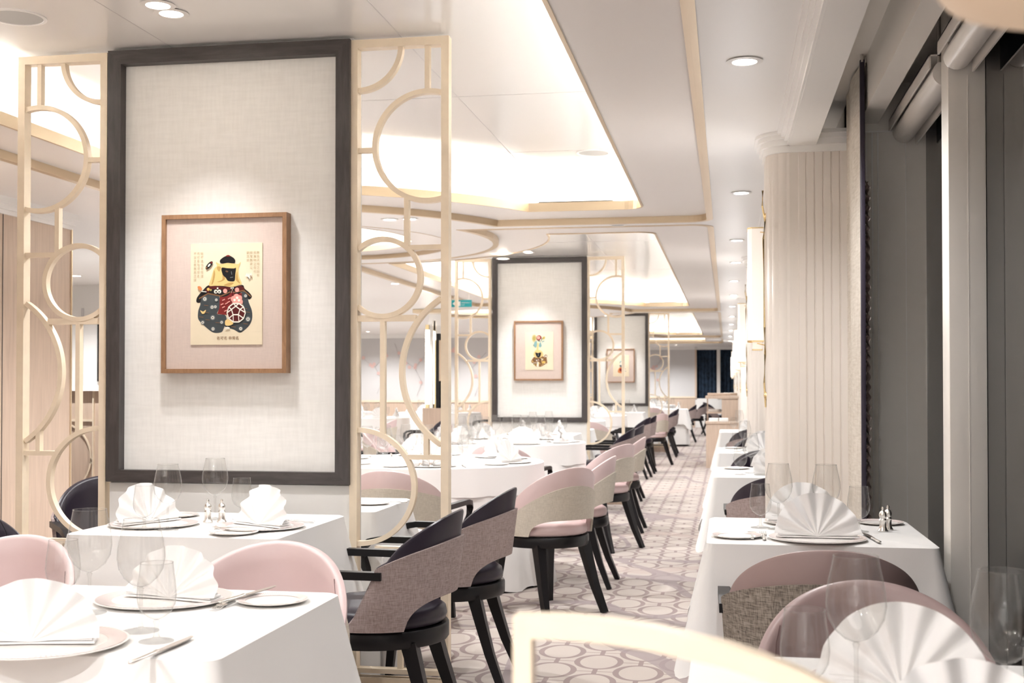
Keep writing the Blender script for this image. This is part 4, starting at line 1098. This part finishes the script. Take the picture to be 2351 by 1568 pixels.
# second window table (R2)
table('rect', .285, 4.23, .70, .75, 'the second window table', 3)
g = 'tableware on the second window table'
for k, x, y, z, r, lb in (
        ('charger', .28, 3.98, Z0, 0, 'charger plate at the front edge of the second window table'),
        ('napkin', .28, 3.99, Z0 + .006, 0, 'white fan napkin facing the camera on the second window table'),
        ('charger', .28, 4.44, Z0, 0, 'charger plate at the far side of the second window table'),
        ('napkin', .262, 4.42, Z0 + .006, 4, 'white fan napkin behind the front one on the second window table'),
        ('bread', .03, 4.0, Z0, 0, 'side plate at the left of the second window table'),
        ('bread', .53, 4.47, Z0, 0, 'side plate at the far right of the second window table'),
        ('wine', .172, 4.25, Z0, 0, 'tall wine glass left of the napkins on the second window table'),
        ('wine', .327, 4.22, Z0, 0, 'tall wine glass right of the napkins on the second window table'),
        ('goblet', .112, 4.28, Z0, 0, 'water goblet at the left of the second window table'),
        ('goblet', .432, 4.22, Z0, 0, 'water goblet at the right of the second window table'),
        ('mill', .512, 4.24, Z0, 0, 'left silver pepper shaker on the second window table'),
        ('mill', .535, 4.29, Z0, 0, 'silver shaker just behind the other one on the second window table'),
        ('fork', .115, 4.02, Z0, 0, 'silver fork left of the fan napkin on the second window table'),
        ('spoon', .078, 4.03, Z0, 0, 'silver spoon at the left of the fork on the second window table'),
        ('knife', .45, 4.02, Z0, 6, 'silver knife right of the fan napkin on the second window table'),
        ): place(k, x, y, z, r, lb, g)
# nearest window table (R1)
table('rect', .285, 1.90, .70, .74, 'the window table nearest the camera', 4)
g = 'tableware on the window table nearest the camera'
for k, x, y, z, r, lb in (
        ('charger', .275, 2.05, Z0, 0, 'pink rimmed charger plate at the far side of the nearest window table'),
        ('napkin', .27, 2.0, Z0 + .006, -10, 'white fan napkin between the two tall glasses at lower right'),
        ('charger', .28, 1.72, Z0, 0, 'charger plate at the camera side of the nearest window table'),
        ('napkin', .295, 1.60, Z0 + .006, 8, 'white napkin cut by the bottom edge at lower right'),
        ('wine', .198, 1.98, Z0, 0, 'tall wine glass left of the napkin at lower right'),
        ('wine', .392, 1.86, Z0, 0, 'tall wine glass right of the napkin at lower right'),
        ('goblet', .115, 1.90, Z0, 0, 'water goblet behind the blurred gold rail at lower right'),
        ('goblet', .455, 1.86, Z0, 0, 'water goblet cut by the right picture edge'),
        ('knife', .47, 2.06, Z0, 14, 'silver knife behind the right wine glass'),
        ('bread', .54, 2.08, Z0, 0, 'side plate at the window side of the nearest window table'),
        ): place(k, x, y, z, r, lb, g)
# table behind the right gold screen (L0)
table('rect', -1.80, 5.15, .74, .60, 'the table behind the nearest gold screen', 5, zt=.72)
g = 'tableware on the table behind the nearest gold screen'
for k, x, y, z, r, lb in (('bread', -1.53, 5.14, .7205, 0, 'side plate seen through the lower part of the right gold screen'), ('knife', -1.50, 5.22, .7205, 80, 'silver knife seen through the lower part of the right gold screen'), ('charger', -1.80, 5.15, .7205, 0, 'charger plate hidden behind the large framed panel')): place(k, x, y, z, r, lb, g)

def dress_round(cx, cy_, R, desc, n=6, full=True, a0=0):
    g = 'tableware on ' + desc
    for k in range(n):
        a = a0 + 2 * pi * k / n; ca, sa = cos(a), sin(a); deg = math.degrees(a)
        at = 'setting %s of ' % ['at the right', 'at the rear right', 'at the rear left', 'at the left', 'at the front left', 'at the front right', 'extra'][min(6, int(((deg % 360) + 30) // 60) % 6)] + desc
        at = at.replace('setting ', '')
        def pp(rr, t): return cx + rr * ca - t * sa, cy_ + rr * sa + t * ca
        x, y = pp(R - .19, 0); rz = deg + 90
        if full: place('charger', x, y, Z0, 0, 'charger plate ' + at, g)
        place('napkin', x, y, Z0 + .007, rz + random.uniform(-12, 12), 'white fan napkin ' + at, g)
        x, y = pp(R - .40, .10); place('wine', x, y, Z0, 0, 'wine glass ' + at, g)
        x, y = pp(R - .34, .17); place('goblet', x, y, Z0, 0, 'water goblet ' + at, g)
        if full:
            x, y = pp(R - .18, -.22); place('bread', x, y, Z0, 0, 'side plate ' + at, g)
            x, y = pp(R - .16, .19); place('knife', x, y, Z0, rz, 'silver knife ' + at, g)
            x, y = pp(R - .46, -.04); place('wine', x, y, Z0, 0, 'second wine glass ' + at, g)
    place('mill', cx, cy_, Z0, 0, 'silver salt shaker in the middle of ' + desc, g)
    place('mill', cx + .05, cy_ + .02, Z0, 0, 'silver pepper shaker in the middle of ' + desc, g)
table('round', -1.93, 7.70, 1.54, 0, 'the first round table', 11); dress_round(-1.93, 7.70, .77, 'the first round table', 6, True, radians(-72))
table('round', -1.93, 10.42, 1.46, 0, 'the second round table', 12); dress_round(-1.93, 10.42, .73, 'the second round table', 6, True, radians(-60))
place('mill', -1.80, 6.98 + .1, Z0, 0, 'silver salt shaker at the front edge of the first round table', 'tableware on the first round table')
place('mill', -1.74, 6.99 + .1, Z0, 0, 'silver pepper shaker at the front edge of the first round table', 'tableware on the first round table')
def dress_rect(cx, cy_, w, d, desc, axis='x', full=False):
    g = 'tableware on ' + desc
    for sg in (-1, 1):
        at = ('left side of ' if sg < 0 else 'right side of ') if axis == 'x' else ('near side of ' if sg < 0 else 'far side of ')
        if axis == 'x': x, y, rz = cx + sg * (w / 2 - .17), cy_, (-90 if sg < 0 else 90)
        else: x, y, rz = cx, cy_ + sg * (d / 2 - .17), (0 if sg < 0 else 180)
        ux, uy = (0, 1) if axis == 'x' else (1, 0)
        place('napkin', x, y, Z0, rz, 'white fan napkin, ' + at + desc, g)
        place('wine', x - sg * (.14 if axis == 'x' else 0) + ux * .14 * sg, y - sg * (.14 if axis == 'y' else 0) + uy * .14 * sg, Z0, 0, 'wine glass, ' + at + desc, g)
        place('goblet', x + ux * .20 * sg, y + uy * .20 * sg, Z0, 0, 'water goblet, ' + at + desc, g)
        if full:
            place('charger', x, y, Z0, 0, 'charger plate, ' + at + desc, g) if False else None
            place('bread', x - ux * .22 * sg, y - uy * .22 * sg, Z0, 0, 'side plate, ' + at + desc, g)
    return
for cx_, cy__, w, d, ds, ax_, fl in (
        (.27, 7.02, .70, .80, 'the third window table', 'y', True), (.27, 9.35, .70, .80, 'the fourth window table', 'y', True), (.27, 13.3, .70, .80, 'the fifth window table', 'y', False),
        (-1.84, 12.12, .74, .72, 'the table under the second framed partition', 'x', True), (-1.84, 13.35, .74, .72, 'the table behind the second partition', 'x', False),
        (-1.84, 22.1, .74, .72, 'the table under the third partition', 'x', False), (-1.30, 25.3, 1.0, .80, 'the far white table by the aisle', 'x', False)):
    table('rect', cx_, cy__, w, d, ds, int(cy__ * 7)); dress_rect(cx_, cy__, w, d, ds, ax_, fl)
for cx_, cy__, R, ds in ((-2.36, 16.85, .70, 'the third round table'), (-2.3, 19.8, .70, 'the fourth round table'), (-2.05, 27.2, .70, 'the fifth round table'), (-1.95, 30.4, .70, 'the last round table'),
        (-5.5, 14.2, .75, 'the round table left of the oak column'), (-5.5, 17.9, .75, 'the round table behind the oak column'), (-7.5, 16.2, .75, 'the far left round table'), (-5.1, 21.4, .75, 'the round table by the blossom wall'), (-7.2, 21.6, .75, 'the leftmost round table by the blossom wall'), (-4.4, 11.2, .70, 'the round table beyond the gold screens')):
    table('round', cx_, cy__, 2 * R, 0, ds, int(cy__ * 5)); dress_round(cx_, cy__, R, ds, 6, False, radians(-45))

# ------------------------------------------------------------------ curtain beside the pier
t = thing('curtain', 'cream woven curtain with a dark aubergine leading edge beside the fluted pier', 'curtain', (.5, 4.80, 0))
quick('curtain_panel', 'curtain_cloth', lambda bm: (grid(bm, lambda u, v: (.005 + .010 * sin(u * 9) * (1 - .5 * v), .575 * u, .02 + 2.46 * v), 40, 8), grid(bm, lambda u, v: (.012 + .010 * sin(u * 9) * (1 - .5 * v), .575 * u, .02 + 2.46 * v), 40, 8)), t, 60)
quick('edge_band', 'curtain_trim', lambda bm: box(bm, .002, .020, -.014, .004, .02, 2.48, 0, .003), t)
quick('gathered_lining', 'curtain_lining', lambda bm: grid(bm, lambda u, v: (.022 + .014 * u + .004 * sin(v * 330 + 3 * u), .01 + .10 * sin(u * pi) * .3 + .012 * sin(v * 300 + u * 4), .02 + 2.0 * v), 6, 420), t, 60)
quick('track_hook', 'chrome', lambda bm: (sweep(bm, [(.01, -.01, 2.47), (.01, -.01, 2.50)], .012, n=8), sweep(bm, [(.03, .02, 2.46), (.03, .02, 2.50)], .01, n=8)), t)

# ------------------------------------------------------------------ wall sconces on the piers
def sconce(y, label, power):
    t = thing('wall_sconce', label, 'wall light', (.168, y, 0), 0, 'tall shaded sconces on the fluted piers')
    def shade(bm):
        pts = [(-.004, -.075), (-.055, -.075), (-.072, -.055), (-.072, .055), (-.055, .075), (-.004, .075)]
        wall_loop(bm, pts, 1.44, 1.955)
    ls = quick('lamp_shade', 'shade_glow', shade, t, 40)
    def rims(bm):
        pts = [(-.004, -.075), (-.055, -.075), (-.072, -.055), (-.072, .055), (-.055, .075), (-.004, .075)]
        for z in (1.44, 1.955): sweep(bm, [(a, b, z) for a, b in pts], .005, .006, closed=True, rect=True)
    quick('shade_rim', 'gold_bright', rims, ls)
    lw_ = quick('lower_shade', 'shade_glow', lambda bm: box(bm, -.050, -.010, -.035, .035, 1.405, 1.438), t)
    quick('lower_shade_rim', 'gold_bright', lambda bm: [sweep(bm, [(-.052, -.037, z), (-.008, -.037, z), (-.008, .037, z), (-.052, .037, z)], .004, .005, closed=True, rect=True) for z in (1.402, 1.439)], lw_)
    quick('branch_stem', 'gold_bright', lambda bm: (sweep(bm, [(-.006, -.10, 2.12), (-.008, -.10, 2.05), (.004, -.10, 1.98), (-.004, -.10, 1.90), (.0, -.10, 1.5), (.002, -.10, 1.38), (-.002, -.10, 1.25), (.004, -.10, 1.14)], .009, n=8), sweep(bm, [(0, -.10, 1.42), (-.03, -.05, 1.43)], .006, n=6), sweep(bm, [(0, -.10, 1.93), (-.03, -.05, 1.94)], .006, n=6)), t, 60)
    def leaf(bm):
        for zc, xo in ((2.0, .012), (1.19, .008)):
            lathe(bm, [(0, -.022), (.011, -.008), (.014, .004), (.008, .016), (0, .022)], 12, (xo, -.10, zc))
    quick('leaf_knob', 'gold_bright', leaf, t, 60)
    if power:
        l = bpy.data.lights.new('sconce_light', 'POINT'); l.energy = power; l.color = WARM; l.shadow_soft_size = .05
        o = bpy.data.objects.new('sconce_light', l); COL.objects.link(o); o.parent = t; o.location = (-.11, 0, 1.7)
    return t
for k, y in enumerate(PIERS):
    sconce(y + .20, 'tall glowing shaded sconce with gold branch on the %s fluted pier' % ['nearest', 'second', 'third', 'fourth', 'fifth', 'farthest'][k], 1.4)

# ------------------------------------------------------------------ oak service station at the aisle
t = thing('service_station', 'light oak waiter station with shelves at the far end of the window tables', 'cabinet', (0, 18.5, 0))
quick('low_cabinet', 'light_oak', lambda bm: (box(bm, -.31, .17, 0, .5, 0, .66), box(bm, -.32, .17, -.01, .51, .66, .69)), t)
quick('tall_cabinet', 'light_oak', lambda bm: (box(bm, -.08, .17, .6, 1.5, 0, 1.04), box(bm, -.33, .18, .58, 1.52, 1.03, 1.07)), t)
quick('shelf', 'light_oak', lambda bm: (box(bm, -.31, -.08, .62, 1.5, .80, .82), box(bm, -.31, -.08, .62, 1.5, .60, .62)), t)
quick('side_post', 'light_oak', lambda bm: (box(bm, -.32, -.30, 1.44, 1.48, 0, 1.03)), t)
for k in range(5):
    o = quick('stacked_plate', 'porcelain', lambda bm: lathe(bm, [(0, 0), (.09, .0), (.10, .008), (0, .008)], 20), smooth=40)
    o.location = (-.19, 18.5 + .8, .822 + k * .0085); tag(o, 'white plate stacked on the waiter station shelf', 'plate', 'stacked plates on the waiter station')
for k, (x, y, z) in enumerate(((-.2, 18.5 + .25, .69), (-.05, 18.5 + .25, .69))):
    o = quick('serving_tray', 'cloth_white', lambda bm: box(bm, -.07, .07, -.12, .12, 0, .05, 0, .006)); o.location = (x, y, z); tag(o, '%s white linen box on the low oak cabinet' % ('left' if k == 0 else 'right'), 'box', 'boxes on the low oak cabinet')
for k, (x, w) in enumerate(((-.12, .18), (.05, .11))):
    o = quick('storage_box', 'light_oak', lambda bm: box(bm, -w, w, -.15, .15, 0, .045, 0, .004)); o.location = (x, 18.5 + 1.0 + k * .35, 1.07); tag(o, '%s flat wooden tray on top of the waiter station' % ('wide' if k == 0 else 'narrow'), 'tray', 'trays on top of the waiter station')

# ------------------------------------------------------------------ column of glass and light tubes
t = thing('feature_column', 'oak based column of vertical mirror, glass and light tubes', 'column', (-4.25, 17.6, 0))
quick('oak_base', 'light_oak', lambda bm: box(bm, -.16, .16, -.16, .16, 0, .90), t)
quick('mirror_core', 'mirror', lambda bm: box(bm, -.10, .14, -.02, .12, .90, 2.30), t)
for x, y, w, m, z0, z1, nm in ((-.10, -.10, .05, 'tube_glow', .96, 2.05, 'light_tube'), (-.10, -.10, .052, 'gold_bright', .90, .96, 'tube_socket'), (-.10, -.10, .052, 'gold_bright', 2.05, 2.13, 'tube_socket'), (.02, -.10, .018, 'gold_bright', .90, 1.9, 'gold_rod'), (.06, -.09, .05, 'black_lacquer', .90, 2.0, 'black_slat'), (.13, -.09, .05, 'black_lacquer', .90, 1.95, 'black_slat'), (-.04, -.10, .05, 'mirror', .90, 2.2, 'glass_slat'), (.10, -.12, .03, 'shade_beige', 1.3, 1.9, 'copper_slat')):
    quick(nm, m, lambda bm: box(bm, x - w / 2, x + w / 2, y - .02, y + .02, z0, z1), t)
quick('top_plate', 'gold_trim', lambda bm: box(bm, -.3, .18, -.2, .2, 2.30, 2.355), t)

# ------------------------------------------------------------------ teal exit sign
t = thing('exit_sign', 'small teal exit sign hanging from the ceiling beyond the gold screens', 'sign', (-3.18, 14.5, 2.19))
quick('sign_board', 'sign_teal', lambda bm: box(bm, -.125, .125, 0, .02, 0, .085, 0, .002), t)
quick('hanger', 'chrome', lambda bm: (sweep(bm, [(-.09, .01, .085), (-.09, .01, .17)], .005, n=6), sweep(bm, [(.09, .01, .085), (.09, .01, .17)], .005, n=6)), t)
quick('arrow', 'sign_white', lambda bm: box(bm, -.080, -.045, -.002, 0, .036, .046), t)
def _arr(bm):
    bm.faces.new([bm.verts.new(v) for v in ((-.112, -.0015, .041), (-.080, -.0015, .068), (-.080, -.0015, .014))])
    box(bm, -.043, -.012, -.002, 0, .012, .068)
quick('pictogram', 'sign_white', _arr, t, 0)
for tx, z, s in (('EMERGENCY', .045, .020), ('EXIT', .018, .020)):
    cu = bpy.data.curves.new('lettering', 'FONT'); cu.body = tx; cu.size = s; o = bpy.data.objects.new('tmp', cu); COL.objects.link(o)
    me = bpy.data.meshes.new_from_object(o.evaluated_get(bpy.context.evaluated_depsgraph_get())); bpy.data.objects.remove(o)
    me.materials.clear(); me.materials.append(MATS['sign_white']); q = bpy.data.objects.new('lettering', me); COL.objects.link(q); q.parent = t; q.location = (0, -.0015, z); q.rotation_euler = (pi / 2, 0, 0)

# ------------------------------------------------------------------ bar area through the left screen
t = thing('bar_counter', 'light oak bar counter with white top seen through the left gold screen', 'counter', (-5.9, 9.6, 0))
quick('counter_front', 'light_oak', lambda bm: (box(bm, -1.6, 1.0, 0, .5, 0, 1.19)), t)
quick('counter_top', 'porcelain', lambda bm: (box(bm, -1.65, 1.05, -.05, .55, 1.19, 1.235)), t)
quick('front_ornament', 'gold', lambda bm: (sweep(bm, [(.28 + .30 * cos(a), -.01, .62 + .30 * sin(a)) for a in [2 * pi * k / 40 for k in range(40)]], .012, .012, closed=True, rect=True), sweep(bm, [(.60, -.01, 0), (.60, -.01, 1.19)], .02, .012, rect=True, up=Vector((1, 0, 0))), sweep(bm, [(.0, -.01, .94), (.60, -.01, .94)], .012, .02, rect=True)), t)
struct(bx('wall_bar', 'wall_paint', -9, -4.9, 12.6, 12.7, 0, 2.6))
struct(bx('trim_bar_post', 'panel_grey', -7.10, -7.085, 12.57, 12.6, 0, 2.1))
t = thing('bar_artwork', 'dark framed colourful artwork hanging behind the bar', 'picture', (-6.90, 12.59, 0))
quick('picture_frame', 'black_lacquer', lambda bm: box(bm, 0, .5, -.03, 0, 1.28, 1.95), t)
mats_a = ['ink_orange', 'ink_grey2', 'ink_white', 'ink_red', 'ink_teal', 'ink_black']
bm = bmesh.new(); ra = random.Random(5)
for i in range(8):
    for j in range(14): box(bm, .05 + i * .05, .10 + i * .05, -.033, -.03, 1.31 + j * .043, 1.353 + j * .043, ra.choice([0, 0, 1, 2, 3, 4, 5]))
finish(bm, 'abstract_print', mats_a, t, 0)

# ------------------------------------------------------------------ blurred foreground: gold rail and lamp shade
t = thing('gold_rail', 'out of focus curved gold rail crossing the bottom of the picture', 'railing', (0, .85, 0))
pts = [(-.141, 0, 1.071), (-.11, 0, 1.0715), (-.081, 0, 1.0695), (-.05, 0, 1.066), (-.021, 0, 1.060), (.002, 0, 1.0555), (.023, 0, 1.049), (.045, 0, 1.041), (.066, 0, 1.031), (.109, 0, 1.008), (.15, 0, .975), (.19, 0, .93)]
quick('curved_top_rail', 'gold', lambda bm: sweep(bm, pts, .02, .0155, rect=True), t, 30)
quick('post', 'gold', lambda bm: box(bm, -.1475, -.1345, -.01, .01, 0, 1.0785), t)
quick('post', 'gold', lambda bm: box(bm, .183, .197, -.01, .01, 0, .94), t)
t = thing('lamp_shade_sconce', 'out of focus beige drum lamp shade at the top right corner', 'wall light', (.205, .66, 0))
quick('drum_shade', 'shade_beige', lambda bm: lathe(bm, [(0, 1.438), (.070, 1.438), (.094, 1.446), (.102, 1.46), (.102, 1.74), (.08, 1.75), (0, 1.75)], 40), t, 50)
quick('wall_arm', 'gold_bright', lambda bm: sweep(bm, [(.05, 0, 1.6), (.21, -.13, 1.6)], .012, n=8), t, 60)
